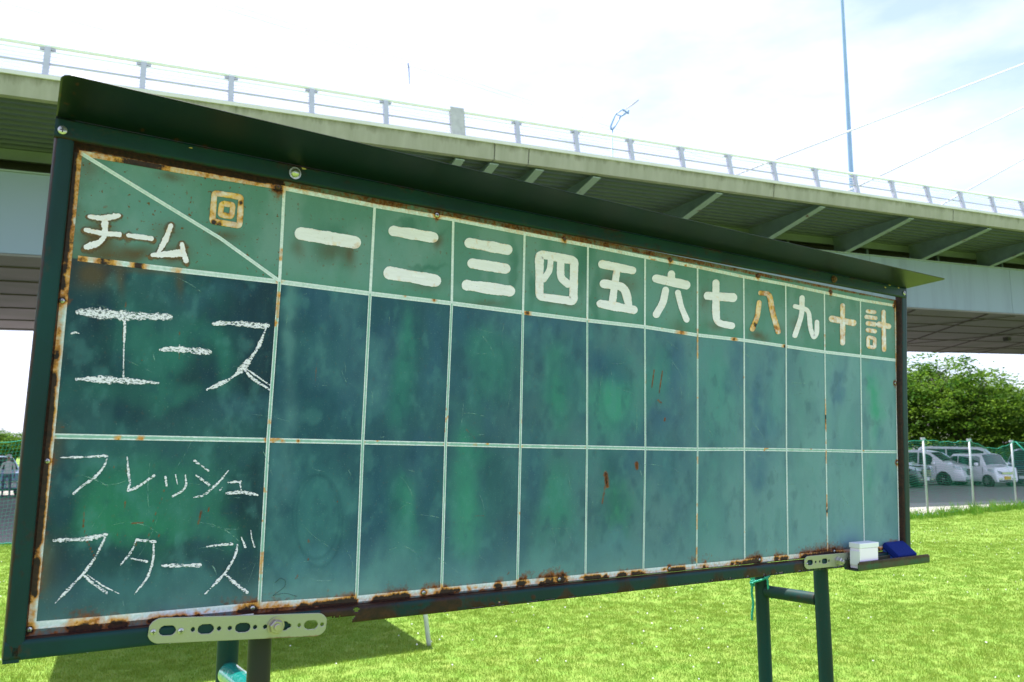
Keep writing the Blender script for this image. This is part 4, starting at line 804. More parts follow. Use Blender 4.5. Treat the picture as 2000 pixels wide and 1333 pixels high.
def character(name, z, strokes, mat, depth, base_rust=0., jag=0., rsp=None, label=None, dj=.00006):
    V = []; Fa = []; A = []; n = 0; s = ZT[z][2]
    for i, st in enumerate(strokes):
        pts, w = st[0], st[1]; closed = len(st) > 2 and st[2]; w_ = [q / s for q in w] if isinstance(w, (list, tuple)) else w / s
        v, f, a = stroke_poly(zp(z, pts), w_, jag, hash((name, i, z)) % 1000 if 0 else i * 7 + len(pts), True, closed); u_, v_ = BU(v[:, 0], v[:, 1])
        V.append(np.stack([u_, np.full(len(u_), -depth - dj * i), v_], -1)); Fa.append(f + n); A.append(a); n += len(v)
    V = np.concatenate(V); Fa = np.concatenate(Fa); o = npmesh(name, V, Fa, mat, panel); qx, qy = BP(V[:, 0], V[:, 2]); fattr(o, 'across', np.concatenate(A)); k = fbm(V[:, 0] * 60, V[:, 2] * 60, 33, 3)
    rr = np.full(len(V), base_rust) + (k - .5) * .5 * (base_rust > 0) + np.concatenate(A) ** 6 * .12
    if rsp: rr = np.maximum(rr, spots(rsp)(qx, qy))
    fattr(o, 'rust', np.clip(rr, 0, 1.1))
    if label: o['label'] = label
    return o
D = .0014
character('painted_numeral', 'H4', [([(278, 498), (610, 553)], 80)], M_let, D, .08, .03, [(695, 482, 8, .5)])
character('painted_numeral', 'H4', [([(852, 482), (1096, 522)], 66), ([(826, 742), (1108, 790)], 76)], M_let, D, .08, .03, [(850, 472, 6, .6)])
character('painted_numeral', 'H4', [([(1322, 556), (1556, 598)], 64), ([(1338, 683), (1546, 716)], 60), ([(1308, 818), (1570, 854)], 70)], M_let, D, .08, .03)
character('painted_numeral', 'H6', [([(168, 244), (384, 284), (378, 536), (168, 508)], 50, True), ([(238, 275), (232, 345), (195, 400)], 40), ([(300, 290), (298, 390), (345, 430)], 46)], M_let, D, .08, .03)
character('painted_numeral', 'H6', [([(558, 307), (742, 345)], 52), ([(650, 335), (632, 450), (618, 560)], 44), ([(568, 428), (695, 446), (725, 570)], [54, 52, 38]), ([(548, 552), (750, 590)], 54)], M_let, D, .08, .04, [(1196, 532, 6, .5)])
character('painted_numeral', 'H6', [([(986, 368), (986, 410)], 46), ([(892, 396), (1078, 436)], 52), ([(950, 468), (935, 545), (892, 618)], 44), ([(1026, 484), (1046, 570), (1080, 650)], 38)], M_let, D, .05, .03)
character('painted_numeral', 'H6', [([(1262, 422), (1262, 650), (1290, 676), (1360, 688)], 42), ([(1212, 503), (1368, 514)], 52)], M_let, D, .08, .04)
character('painted_numeral', 'H6', [([(1540, 485), (1594, 490), (1612, 600), (1648, 725)], 32), ([(1530, 545), (1520, 630), (1488, 708)], 32)], M_let, D, .50, .03, [(1475, 635, 10, .85), (1490, 600, 7, .7), (1516, 640, 10, .75)], 'numeral whose white paint has rusted orange')
character('painted_numeral', 'H6', [([(1796, 515), (1795, 620), (1752, 748)], 32), ([(1752, 568), (1838, 590), (1846, 700), (1868, 765), (1888, 735), (1888, 665)], 28)], M_let, D, .08, .03)
character('painted_numeral', 'H7', [([(817, 126), (817, 368)], 32), ([(747, 211), (886, 238)], 42)], M_let, D, .36, .03, [(1626, 622, 6, .6), (1645, 600, 5, .6), (1668, 630, 6, .5)], 'numeral with orange rust spots in the white')
character('painted_letter', 'H7', [([(980, 162), (1024, 168)], 26), ([(972, 198), (1030, 206)], 28), ([(980, 240), (1026, 247)], 28), ([(980, 284), (1026, 292)], 28), ([(982, 330), (1026, 338), (1024, 398), (982, 392)], 24, True), ([(1083, 166), (1086, 412)], 28), ([(1056, 248), (1114, 260)], 38)], M_let, D, .38, .03, [(1697, 607, 5, .7), (1697, 632, 5, .6), (1700, 646, 5, .6), (1696, 680, 6, .6), (1722, 632, 5, .6), (1726, 680, 6, .6)], 'total column character, white paint spotted with rust')
character('painted_letter', 'T', [([(1342, 408), (1584, 446), (1570, 706), (1322, 664)], 52, True), ([(1410, 502), (1510, 516), (1498, 622), (1394, 604)], 50, True)], M_let, D, .50, .03, [(417, 435, 9, 1.), (428, 440, 12, .9), (470, 397, 8, .9), (435, 397, 7, .7), (412, 385, 8, .5), (450, 395, 8, .7), (437, 415, 8, .6)], 'heavily rusted box shaped character')
character('painted_letter', 'T', [([(212, 622), (330, 640), (470, 614)], 46), ([(345, 640), (350, 790), (300, 860), (178, 898)], [52, 52, 52, 46]), ([(172, 742), (300, 772), (476, 786)], [36, 40, 48])], M_let, D, .05, .12)
character('painted_letter', 'T', [([(562, 792), (770, 822)], 44)], M_let, D, .05, .12)
character('painted_letter', 'T', [([(945, 708), (905, 820), (830, 955)], [50, 44, 40]), ([(785, 972), (1045, 955)], 48), ([(1048, 880), (1062, 950), (1084, 1020)], 52)], M_let, D, .05, .12)
# dark halos of rust behind the hand-painted team letters
mh = NM('rust_halo'); mh.rough(.8); mh.col((.17, .095, .045)); hb_ = mh.n('ShaderNodeBsdfTransparent'); hm_ = mh.n('ShaderNodeMixShader'); an = mh.attr('across').outputs['Fac']
mh.l(mh.math('MULTIPLY', mh.ramp(mh.math('ADD', an, mh.math('MULTIPLY', mh.math('SUBTRACT', mh.noise(80, 4), .5), .7)), .35, .98, (1, 1, 1), (0, 0, 0)), .85), hm_.inputs[0]); mh.l(hb_.outputs[0], hm_.inputs[1]); mh.l(mh.b.outputs[0], hm_.inputs[2]); mh.l(hm_.outputs[0], mh.out.inputs[0])
character('rust_stain', 'T', [([(212, 628), (330, 648), (470, 622)], 92), ([(345, 650), (350, 800), (300, 870), (178, 912)], 104), ([(172, 752), (300, 782), (476, 798)], 94), ([(562, 806), (770, 836)], 98), ([(945, 712), (905, 824), (830, 960)], 92), ([(785, 986), (1045, 969)], 100), ([(1048, 890), (1062, 960), (1084, 1030)], 104)], mh.m, .0004, 0, .1, dj=.00005)
# ---- fine scratches and chalk dust trails
ms_ = NM('scratch_trace'); ms_.rough(.8); ms_.col((.30, .50, .48)); sa = ms_.n('ShaderNodeBsdfTransparent'); sb = ms_.n('ShaderNodeMixShader'); ms_.l(ms_.math('MULTIPLY', ms_.ramp(ms_.noise(90, 3), .42, .6), .45), sb.inputs[0]); ms_.l(sa.outputs[0], sb.inputs[1]); ms_.l(ms_.b.outputs[0], sb.inputs[2]); ms_.l(sb.outputs[0], ms_.out.inputs[0])
rs_ = np.random.default_rng(88); m = MB()
for i in range(230):
    u0, v0 = rs_.uniform(-.40, 2.35), rs_.uniform(.01, .68); a = rs_.normal(0, .5) + (math.pi / 2 if rs_.random() < .45 else 0); Ls = rs_.uniform(.01, .11); cv = rs_.normal(0, 2.5); wd = rs_.uniform(.0003, .0009) ; P_ = []
    for k in range(9):
        P_.append((u0, v0)); u0 += math.cos(a) * Ls / 8; v0 += math.sin(a) * Ls / 8; a += cv * Ls / 8 * 3
    if any(not (-.40 < p[0] < 2.36 and .01 < p[1] < .69) for p in P_): continue
    n0 = len(m.v)
    for k, (a_, b_) in enumerate(P_): tpw = wd * math.sin(math.pi * (k + .5) / 9.5); m.v += [(a_ - tpw, -.0011, b_ - tpw), (a_ + tpw, -.0011, b_ + tpw)]
    m.f += [(n0 + 2 * k, n0 + 2 * k + 1, n0 + 2 * k + 3, n0 + 2 * k + 2) for k in range(8)]
tag(m.build('scratches', ms_.m, panel), kind='stuff')
# ---- chalk
mk_ = NM('white_chalk'); mk_.rough(.95, 0, .1); mk_.col((.86, .80, .96)); an = mk_.attr('across').outputs['Fac']; g1 = mk_.noise(420, 3, .75, (.45, 1, 1)); g2 = mk_.noise(38, 3, .6)
al = mk_.math('SUBTRACT', mk_.math('ADD', g1, mk_.math('MULTIPLY', mk_.math('SUBTRACT', g2, .5), .25)), mk_.math('MULTIPLY', mk_.math('POWER', an, 4), .16))
al = mk_.ramp(al, .405, .485); tb = mk_.n('ShaderNodeBsdfTransparent'); mm_ = mk_.n('ShaderNodeMixShader'); mk_.l(mk_.math('MULTIPLY', al, .92), mm_.inputs[0]); mk_.l(tb.outputs[0], mm_.inputs[1]); mk_.l(mk_.b.outputs[0], mm_.inputs[2]); mk_.l(mm_.outputs[0], mk_.out.inputs[0]); CH = mk_.m
CD = .0016
def chalk(z, strokes): return character('chalk_letter', z, strokes, CH, CD, 0, .14, dj=.00008)
chalk('B', [([(275, 85), (650, 118), (1035, 130)], [50, 82, 80]), ([(262, 655), (400, 655), (600, 668), (945, 688)], [34, 52, 56, 30]), ([(662, 90), (668, 220), (658, 420), (655, 645)], [26, 28, 15, 22])])
chalk('B', [([(965, 408), (1050, 402), (1150, 405), (1390, 428)], [16, 38, 48, 36]), ([(1132, 368), (1127, 438)], 10)])
chalk('B', [([(1415, 188), (1500, 178), (1878, 202)], [20, 40, 40]), ([(1868, 220), (1800, 390), (1690, 545), (1560, 660), (1368, 745)], [16, 30, 46, 34, 22]), ([(1668, 560), (1745, 650), (1895, 745)], [14, 26, 16]), ([(1690, 565), (1800, 640), (1895, 705)], [10, 24, 18]), ([(1560, 190), (1865, 225)], 14)])
chalk('B', [([(208, 272), (245, 260), (275, 268)], [6, 22, 14])])
chalk('C', [([(122, 62), (330, 58), (530, 48)], [10, 18, 22]), ([(535, 50), (500, 150), (405, 250), (320, 300), (238, 375)], [14, 18, 22, 26, 22])])
chalk('C', [([(703, 62), (715, 200), (728, 290)], [16, 22, 20]), ([(728, 290), (702, 358), (800, 315), (935, 218)], [18, 22, 26, 24])])
chalk('C', [([(1035, 232), (1045, 302)], 22), ([(1122, 212), (1138, 290)], 12), ([(1207, 215), (1217, 300), (1180, 355), (1098, 398)], [12, 24, 24, 18])])
chalk('C', [([(1285, 88), (1405, 175)], 20), ([(1303, 218), (1415, 300)], [18, 28]), ([(1580, 175), (1500, 275), (1370, 392), (1282, 408)], [8, 22, 20, 10])])
chalk('C', [([(1580, 278), (1690, 270)], 16), ([(1680, 272), (1692, 340)], 18), ([(1562, 372), (1700, 360), (1830, 388)], [20, 32, 22]), ([(1508, 345), (1530, 322)], 12)])
chalk('C', [([(68, 780), (340, 770), (520, 730)], [26, 36, 34]), ([(510, 760), (425, 935), (310, 1085), (190, 1205), (78, 1325)], [24, 26, 28, 26, 10]), ([(330, 1085), (400, 1150), (525, 1235)], [24, 26, 24]), ([(360, 1082), (500, 1180), (628, 1240)], [14, 20, 12])])
chalk('C', [([(785, 770), (740, 880), (648, 990)], [14, 18, 18]), ([(785, 776), (940, 792)], [20, 36]), ([(932, 820), (930, 950), (885, 1100), (762, 1250)], [20, 22, 24, 12]), ([(745, 938), (876, 965)], [24, 18])])
chalk('C', [([(1012, 998), (1150, 1000), (1332, 996)], [26, 36, 36])])
chalk('C', [([(1397, 835), (1480, 822), (1612, 812)], [20, 24, 24]), ([(1658, 820), (1640, 920), (1550, 1070), (1378, 1245)], [16, 20, 24, 14]), ([(1550, 1070), (1620, 1140), (1742, 1230)], [20, 30, 28])])
chalk('C', [([(1693, 755), (1728, 838)], [10, 20]), ([(1775, 695), (1782, 765), (1806, 835)], [10, 16, 22])])
M_ghost = NM('wet_wipe_trace'); M_ghost.col((.012, .05, .06)); M_ghost.rough(.5); gt = M_ghost.n('ShaderNodeBsdfTransparent'); gm = M_ghost.n('ShaderNodeMixShader'); gm.inputs[0].default_value = .45; M_ghost.l(gt.outputs[0], gm.inputs[1]); M_ghost.l(M_ghost.b.outputs[0], gm.inputs[2]); M_ghost.l(gm.outputs[0], M_ghost.out.inputs[0])
character('wiped_numeral', 'K', [([(118, 715), (150, 685), (182, 700), (180, 740), (105, 795)], 5), ([(105, 795), (180, 778), (250, 800)], 5)], M_ghost.m, .0012, 0)
# ---- screws, bolts
M_zinc = simple('zinc_screw', (.55, .55, .54), .3, .85, .4, 200); M_rst = simple('rusty_screw', (.16, .07, .035), .8, .2, .5, 150)
def screw(px, py, rad, mat, parent, d=0.0, h=.003, name='screw', hexn=0):
    u_, v_ = BU(px, py, d); c_ = (float(u_), d - .0008, float(v_))
    if hexn:
        m = MB().lathe(c_, (0, -1, 0), [(0, rad * 1.25), (.0022, rad * 1.25)], 24); o = m.build(name, mat, parent)
        MB().lathe((c_[0], c_[1] - .0022, c_[2]), (0, -1, 0), [(0, rad), (h * .8, rad), (h, rad * .86)], 6).build('hex_head', mat, o)
        MB().lathe((c_[0], c_[1] - .0022 - h, c_[2]), (0, -1, 0), [(0, rad * .5), (h * .35, rad * .5), (h * .45, rad * .42)], 16).build('stud', mat, o); return o
    o = autosmooth(MB().lathe(c_, (0, -1, 0), [(0, rad), (h * .45, rad * .95), (h * .85, rad * .7), (h, rad * .35)], 16).build(name, mat, parent))
    s_ = rad * .55; t_ = rad * .12
    m = MB().box((c_[0] - s_, c_[1] - h - .0003, c_[2] - t_), (c_[0] + s_, c_[1] - h + .0006, c_[2] + t_)); m.box((c_[0] - t_, c_[1] - h - .0004, c_[2] - s_), (c_[0] + t_, c_[1] - h + .0005, c_[2] + s_)); m.build('cross_slot', M_blk, o); return o
for i, (x, y) in enumerate(SCREW[:-2]): screw(x, y, .0048 if i < 11 else .0055, M_zinc if i in (0, 1, 2, 3, 4, 5, 6, 7, 8, 9, 10, 12) else M_rst, board)
# ---- frame
def rusty_grid(name, fn, nu, nv, rust, parent, hole=None, solid=.0022, mat=FG):
    """fn(s,t)->xyz arrays, s,t in 0..1"""
    s, t = np.meshgrid(np.linspace(0, 1, nu), np.linspace(0, 1, nv), indexing='ij'); P = fn(s.ravel(), t.ravel()); ix = np.arange(nu * nv).reshape(nu, nv)
    f = np.stack([ix[:-1, :-1], ix[1:, :-1], ix[1:, 1:], ix[:-1, 1:]], -1).reshape(-1, 4)
    if hole is not None: f = f[~hole(P[f].mean(1))]
    o = npmesh(name, P, f, mat, parent, False); fattr(o, 'rust', rust(P, s.ravel(), t.ravel()))
    if solid: m = o.modifiers.new('thickness', 'SOLIDIFY'); m.thickness = solid; m.offset = 0
    return o
FY = -.020
def pl(pts):     # piecewise profile (y, z) helper for extruded members
    pts = np.array(pts); L_ = np.concatenate([[0], np.cumsum(np.linalg.norm(np.diff(pts, axis=0), axis=1))]); L_ /= L_[-1]
    return lambda t: np.stack([np.interp(t, L_, pts[:, 0]), np.interp(t, L_, pts[:, 1])], -1)
# bottom rail: ledge then front web, rust eaten
pb_ = pl([(.004, -.0145), (-.016, -.0160), (-.019, -.0175), (FY, -.021), (FY, -.046), (-.018, -.049), (.018, -.049)])
def brail(s, t): q = pb_(t); u = -.450 + s * (2.408 + .450); return np.stack([u, q[:, 0], q[:, 1] - .0035 * s], -1)
def br_hole(c):
    px, py = BP(c[:, 0], c[:, 2]); n = fbm(c[:, 0] * 60, c[:, 2] * 60 + c[:, 1] * 40, 201, 4); fr_ = c[:, 1] < -.0185
    h1 = fr_ & (px > 560) & (px < 664 + 34 * n) & (c[:, 2] < -.034 - .006 * (n - .5) * 2); h1 |= (c[:, 1] > -.0185) & (c[:, 2] < -.04) & (px > 540) & (px < 820)
    h2 = fr_ & (c[:, 2] < -.042 - .006 * n) & (n > .56) & (px > 860); h3 = fr_ & (np.hypot(c[:, 0] - BU(975, 1176, FY)[0], c[:, 2] - BU(975, 1176, FY)[1]) < .0025)
    h4 = fr_ & (np.hypot((c[:, 0] - BU(696, 1192, FY)[0]), c[:, 2] - BU(696, 1192, FY)[1] + (n - .5) * .008) < .0065); h5 = (c[:, 2] > -.018) & (np.abs(c[:, 0] - BU(768, 1179, 0)[0]) < .012) & (n > .53)
    return h1 | h2 | h3 | h4 | h5
def br_rust(P, s, t):
    px, py = BP(P[:, 0], P[:, 2]); n = fbm(P[:, 0] * 14, P[:, 2] * 20, 301, 4); z = P[:, 2]; ledge = P[:, 1] > -.0175
    r = .10 + .38 * sst(.56, .7, n); r = r + .75 * np.exp(-((px - 700) / 62) ** 2 * (1 + 0 * z)) + .3 * sst(760, 830, px) * np.exp(-((px - 900) / 120) ** 2) + .28 * np.exp(-np.maximum(0, z + .050) / .005); r = np.where((px < 620) & (~ledge), r * .25, r); r = np.where(ledge, np.maximum(r, .85), r)
    for x_, y_, rd in ((838, 1195, 9), (952, 1180, 9), (977, 1178, 9), (1033, 1164, 5), (1065, 1174, 6), (1458, 1122, 16), (1500, 1115, 6), (1550, 1108, 12), (30, 1260, 12)): r = np.maximum(r, 1.0 * np.exp(-((px - x_) ** 2 + (py - y_) ** 2) / rd ** 2))
    return np.clip(r, 0, 1.15)
rusty_grid('bottom_rail', brail, 900, 26, br_rust, board, br_hole)
def member_rust(P, s, t):
    px, py = BP(P[:, 0], P[:, 2]); n = fbm(P[:, 0] * 30, P[:, 2] * 12, 401, 4); inner = P[:, 1] > -.0185
    r = np.where(inner, .50 + .6 * (n - .3), .10 + .2 * sst(.62, .75, n)); r = np.maximum(r, .55 * np.exp(-((px - 40) ** 2 + (py - 1270) ** 2) / 20 ** 2)); return np.clip(r, 0, 1)
# left and right posts (folded channel)
prL = pl([(-.450, .02), (-.4505, -.010), (-.448, -.0175), (-.444, FY), (-.424, FY), (-.420, -.0185), (-.4188, .002)])
def lpost(s, t): q = prL(t); v = -.047 + s * (.957 + .047); sh = np.interp(v, [-.05, .34, .66, .9, 1], [0, -.0012, .002, .004, .004]); return np.stack([q[:, 0] + sh, q[:, 1], v], -1)
rusty_grid('frame_post', lpost, 160, 22, member_rust, board)
prR = pl([(2.364, .002), (2.368, -.014), (2.3705, -.0185), (2.375, FY), (2.402, FY), (2.406, -.0175), (2.408, .02)])
def rpost_(s, t): q = prR(t); v = -.049 + s * (.975 + .049); return np.stack([q[:, 0] + .010 * s ** 1.0 + .012 * sst(.55, 1, s), q[:, 1], v], -1)
rusty_grid('frame_post', rpost_, 160, 22, lambda P, s, t: np.clip(member_rust(P, s, t) + .45 * (P[:, 0] < 2.376 + .02 * s) * (P[:, 1] > -.019), 0, 1), board)
MB().box((-.4505, -.021, -.053), (-.425, .02, -.047)).build('foot_plate', FG, board).data.attributes
# visor: mounting flange + projecting hood
def fl(u): return .9465 + (u + .449) * (.9715 - .9465) / 2.866
def flange(s, t):
    u = -.4495 + s * (2.418 + .4495); top = fl(u); v = top - .001 - t * .0385; y = -.0232 + 0 * u; lip = t > .93; y = np.where(lip, -.0232 + .004 * (t - .93) / .07, y); return np.stack([u, y, v], -1)
def fl_rust(P, s, t): n = fbm(P[:, 0] * 12, P[:, 2] * 25, 501, 4); px, py = BP(P[:, 0], P[:, 2]); return np.clip(.05 + .28 * sst(.5, .7, n) + .5 * sst(.86, 1, t) + .2 * (1 - sst(0, .2, t)) + .15 * np.exp(-s * 6), 0, .9)
rusty_grid('visor_flange', flange, 420, 12, fl_rust, board, None, .002)
def hood(s, t):
    u0 = -.4495 + s * (2.418 + .4495); top = fl(u0); out = .973 + .0125 * s
    y = -.0235 - t * (.18 - .0235); cr_ = np.minimum(1, 1.0); u = u0 - .0045 * t * (s < .5) * (1 - s)
    bulge = .004 * np.sin(t * 3.14) * np.sin(s * 3.14); z = top + (out - top) * t + bulge - .003 * np.sin(s * 3.14) * t
    rc = .020; du = np.where(s < .5, u + .4535, 2.418 - u); dy = y + .18; q = (du < rc) & (dy < rc); rad = np.hypot(rc - du, rc - dy); over = q & (rad > rc); k = rc / np.maximum(rad, 1e-6)
    nd = rc - (rc - du) * k; ny = rc - (rc - dy) * k; u = np.where(over, np.where(s < .5, nd - .4535, 2.418 - nd), u); y = np.where(over, ny - .18, y); return np.stack([u, y, z], -1)
def hood_hole(c): du = c[:, 0] + .4535; dy = c[:, 1] + .18; r = .024; k = (du < r) & (dy < r) & (np.hypot(du - r, dy - r) > r); du2 = 2.418 - c[:, 0]; k |= (du2 < r) & (dy < r) & (np.hypot(du2 - r, dy - r) > r); return k
M_hood = NM('hood_enamel'); M_hood.rough(.36, 0, .3); hc = M_hood.mix(M_hood.ramp(M_hood.noise(9, 5), .35, .7), (.0012, .011, .010), (.002, .008, .009)); hc, ha, co = rust_nodes(M_hood, hc, amp=.7, sc=60, a=.50, b=.62, c1=(.06, .022, .014), c2=(.025, .012, .010)); M_hood.col(hc); M_hood.bump(M_hood.noise(4, 3), .15, .01)
HS = [(151, 164), (145, 182), (116, 185), (345, 272), (278, 253), (430, 295), (400, 285)]
def hood_rust(P, s, t): n = fbm(P[:, 0] * 30, P[:, 1] * 50 + 9, 601, 4); Q_ = np.stack([P[:, 0], -P[:, 2], P[:, 1]], -1) @ RB.T + TB; hx_, hy_ = 1000 + F * Q_[:, 0] / Q_[:, 2], 666.5 + F * Q_[:, 1] / Q_[:, 2]; sp_ = np.max([np.exp(-((hx_ - a) ** 2 + (hy_ - b) ** 2) / 16) for a, b in HS], axis=0); return np.clip(.75 * sp_ + .0 + .38 * sst(.72, .85, n) + .25 * np.exp(-t * 14) + .3 * np.exp(-s * 40) * n, 0, .8)
rusty_grid('hood', hood, 760, 46, hood_rust, board, None, .0016, M_hood.m)
# paint chips on hood and flange
m = MB(); rg = random.Random(4)
def chip(px, py, s_, d):
    u_, v_ = BU(px, py, d); u_, v_ = float(u_), float(v_); pts = [(u_ + math.cos(a) * s_ * (.6 + .6 * rg.random()) * 2.2, d - .0022, v_ + math.sin(a) * s_ * (.5 + .7 * rg.random())) for a in [i * .9 for i in range(7)]]
    m.add(pts, [tuple(range(7))])
for x, y, s_ in ((290, 250, .004), (304, 251, .003), (284, 246, .003), (319, 256, .002), (346, 272, .003), (402, 284, .003), (372, 290, .002), (557, 316, .003), (583, 308, .003), (592, 330, .003), (636, 332, .002), (832, 367, .0025), (1073, 422, .003), (1434, 495, .002), (1350, 470, .0015), (1595, 523, .003), (1736, 557, .004), (1728, 562, .003), (1754, 563, .003)): chip(x, y, s_, -.0235)
tag(m.build('paint_chips', simple('chipped_primer', (.45, .33, .12), .7), board), kind='stuff')
screw(122, 255, .0085, M_zinc, board, -.0245, .003)
screw(1766, 573, .0085, M_zinc, board, -.0245, .003)
u_, v_ = [float(q) for q in BU(576, 339, -.0245)]; autosmooth(MB().lathe((u_, -.0245, v_), (0, -1, 0), [(0, .0135), (.002, .0135), (.0021, .0095), (.006, .0095), (.0095, .007), (.011, .003)], 24).build('bolt', M_zinc, board)); screw(1628, 546, .0105, M_rst, board, -.0245, .006, 'bolt', 6)
# ---- perforated straps
M_strap = NM('galvanised_strap'); M_strap.rough(.38, .55, .5); sc_ = M_strap.mix(M_strap.ramp(M_strap.noise(10, 4), .3, .7), (.33, .33, .26), (.30, .31, .27)); sc_ = M_strap.mix(M_strap.math('MULTIPLY', M_strap.ramp(M_strap.noise(240, 3), .6, .75), .25), sc_, (.6, .62, .56)); sc_, ha, co = rust_nodes(M_strap, sc_, amp=.8, sc=90); M_strap.col(sc_); M_strap = M_strap.m
def strap(uL, vL, uR, vR, wd, holes, d, name='strap'):
    Lx = math.hypot(uR - uL, vR - vL); ang = math.atan2(vR - vL, uR - uL); nu, nv = int(Lx / .0011), int(wd / .0011); s, t = np.meshgrid(np.linspace(0, Lx, nu), np.linspace(-wd / 2, wd / 2, nv), indexing='ij')
    S_ = s.ravel().copy(); T_ = t.ravel().copy(); r = wd / 2 * .92
    def inside(S_, T_):
        k = np.zeros(len(S_), bool); e = np.minimum(S_, Lx - S_); k |= (e < r) & (np.hypot(r - e, T_) > wd / 2)
        for (x, kind) in holes:
            if kind == 'o': k |= np.hypot(S_ - x, T_) < .0042
            else: dx = np.maximum(0, np.abs(S_ - x) - .0065); k |= np.hypot(dx, T_) < .0088
        return k
    ix = np.arange(nu * nv).reshape(nu, nv); f = np.stack([ix[:-1, :-1], ix[1:, :-1], ix[1:, 1:], ix[:-1, 1:]], -1).reshape(-1, 4); f = f[~inside(S_[f].mean(1), T_[f].mean(1))]
    # snap rim points
    e = np.minimum(S_, Lx - S_); q = (e < r); rad = np.hypot(r - e, T_); over = q & (rad > wd / 2 * .985); k_ = wd / 2 / np.maximum(rad, 1e-6); ne = r - (r - e) * k_; S_ = np.where(over, np.where(S_ < Lx / 2, ne, Lx - ne), S_); T_ = np.where(over, T_ * k_, T_)
    ca, sa = math.cos(ang), math.sin(ang); P = np.stack([uL + S_ * ca - T_ * sa, np.full(len(S_), d), vL + S_ * sa + T_ * ca], -1); o = npmesh(name, P, f, M_strap, board); bot = np.exp(-(T_ + wd / 2) / .004) * sst(.15, .28, S_) * .5; fattr(o, 'rust', bot + 0 * S_)
    mo = o.modifiers.new('thickness', 'SOLIDIFY'); mo.thickness = .003; mo.offset = 0; return o
SD = -.0235
uL, vL = [float(q) for q in BU(290, 1233, SD)]; uR, vR = [float(q) for q in BU(637, 1219.5, SD)]
def sx(px): return float(BU(px, 1222, SD)[0]) - uL
zx = lambda z_: 280 + z_ / 4.762
st1 = strap(uL, vL, uR, vR, .048, [(sx(zx(x)), k) for x, k in ((227, 's'), (462, 'o'), (583, 's'), (706, 'o'), (806, 'o'), (927, 's'), (1040, 'o'), (1135, 'o'), (1290, 's'), (1358, 'o'), (1450, 'o'), (1560, 's'), (1663, 'o'))], SD)
st1['label'] = 'pale perforated steel strap at the lower left'
sc1 = lambda px, py, r_, m_: screw(px, py, r_, m_, board, SD - .001)
sc1(299, 1235, .0055, M_zinc); sc1(353, 1233, .0060, M_zinc)
screw(538, 1223, .0145, simple('stainless_nut', (.42, .38, .34), .35, .8), board, SD - .001, .010, 'bolt', 6)
MB().box((uL + .15, -.019, vL - .012), (uL + .2, -.0182, vL + .012)).build('backing_plate', M_plw, board)
u2, v2 = [float(q) for q in BU(1571, 1100, SD)]; u3 = u2 + .366; v3 = v2 - .002
st2 = strap(u2, v2, u3, v3, .042, [(.028, 's'), (.058, 'o'), (.080, 'o'), (.106, 's'), (.130, 'o'), (.235, 'o'), (.26, 'o'), (.29, 's'), (.33, 'o')], SD); st2['label'] = 'silver perforated steel strap behind the tray'
screw(1637, 1096, .0125, M_zinc, board, SD - .001, .014, 'bolt', 6); screw(1576, 1102, .004, M_zinc, board, SD - .001)
# ---- tray
tl0, tl1 = 1.985, 2.425; ty0, ty1 = -.026, -.078; tz = -.056
mt = NM('tray_enamel'); mt.rough(.6, 0, .3); tcc = mt.mix(mt.ramp(mt.noise(14, 5, .65), .38, .62), (.018, .075, .030), (.06, .045, .03)); tcc, _, _ = rust_nodes(mt, tcc, amp=.8, sc=80, a=.50, b=.62, c1=(.06, .022, .014), c2=(.025, .012, .010)); mt.col(tcc)
def tray_fn(s, t): q = pl([(ty0, tz + .03), (ty0, tz + .002), (ty0 - .002, tz), (ty1 + .002, tz), (ty1, tz + .002), (ty1, tz + .030)])(t); return np.stack([tl0 + s * (tl1 - tl0), q[:, 0], q[:, 1] + .001 * s], -1)
tr_ = rusty_grid('tray', tray_fn, 120, 26, lambda P, s, t: .15 + .3 * (t > .9) + .25 * fbm(P[:, 0] * 25, P[:, 2] * 25, 7), board, lambda c: ((c[:, 0] - tl0 < .007) | (tl1 - c[:, 0] < .007)) & (c[:, 1] < ty1 + .0015) & (c[:, 2] > tz + .026), .0024, mt.m)
# ---- legs: two H stands
def W2B(p): return MW.inverted() @ Vector(p)
legm = NM('green_pipe_enamel'); legm.rough(.5, 0, .14); lg = legm.mix(legm.ramp(legm.noise(5, 5, .65, (1, 1, .3)), .35, .65), (.003, .042, .042), (.012, .032, .022)); lg = legm.mix(legm.math('MULTIPLY', legm.ramp(legm.noise(160, 4, .7), .60, .68), .5), lg, (.05, .035, .028)); lg, _, _ = rust_nodes(legm, lg, amp=.7, sc=60, a=.50, b=.62, c1=(.06, .022, .014), c2=(.025, .012, .010)); legm.col(lg); legm.bump(legm.noise(200, 3), .1, .001); LEG = legm.m
legb = simple('brown_worn_pipe', (.026, .022, .019), .45, 0, .3, 8, (.016, .026, .022), spec=.2); M_teal = NM('teal_tape'); M_teal.rough(.12, 0, .6); M_teal.col((.01, .17, .145)); M_teal.b.inputs['Coat Weight'].default_value = .8; M_teal.bump(M_teal.noise(35, 3, .6), .5, .006); M_teal = M_teal.m
nW = Vector((bd.x, bd.y, 0)).normalized()
def leg_at(px, py, depth):       # world xy of a pipe centre behind the board at that depth
    u_, v_ = [float(q) for q in BU(px, py, depth)]; return MW @ Vector((u_, depth, v_))
legs = []
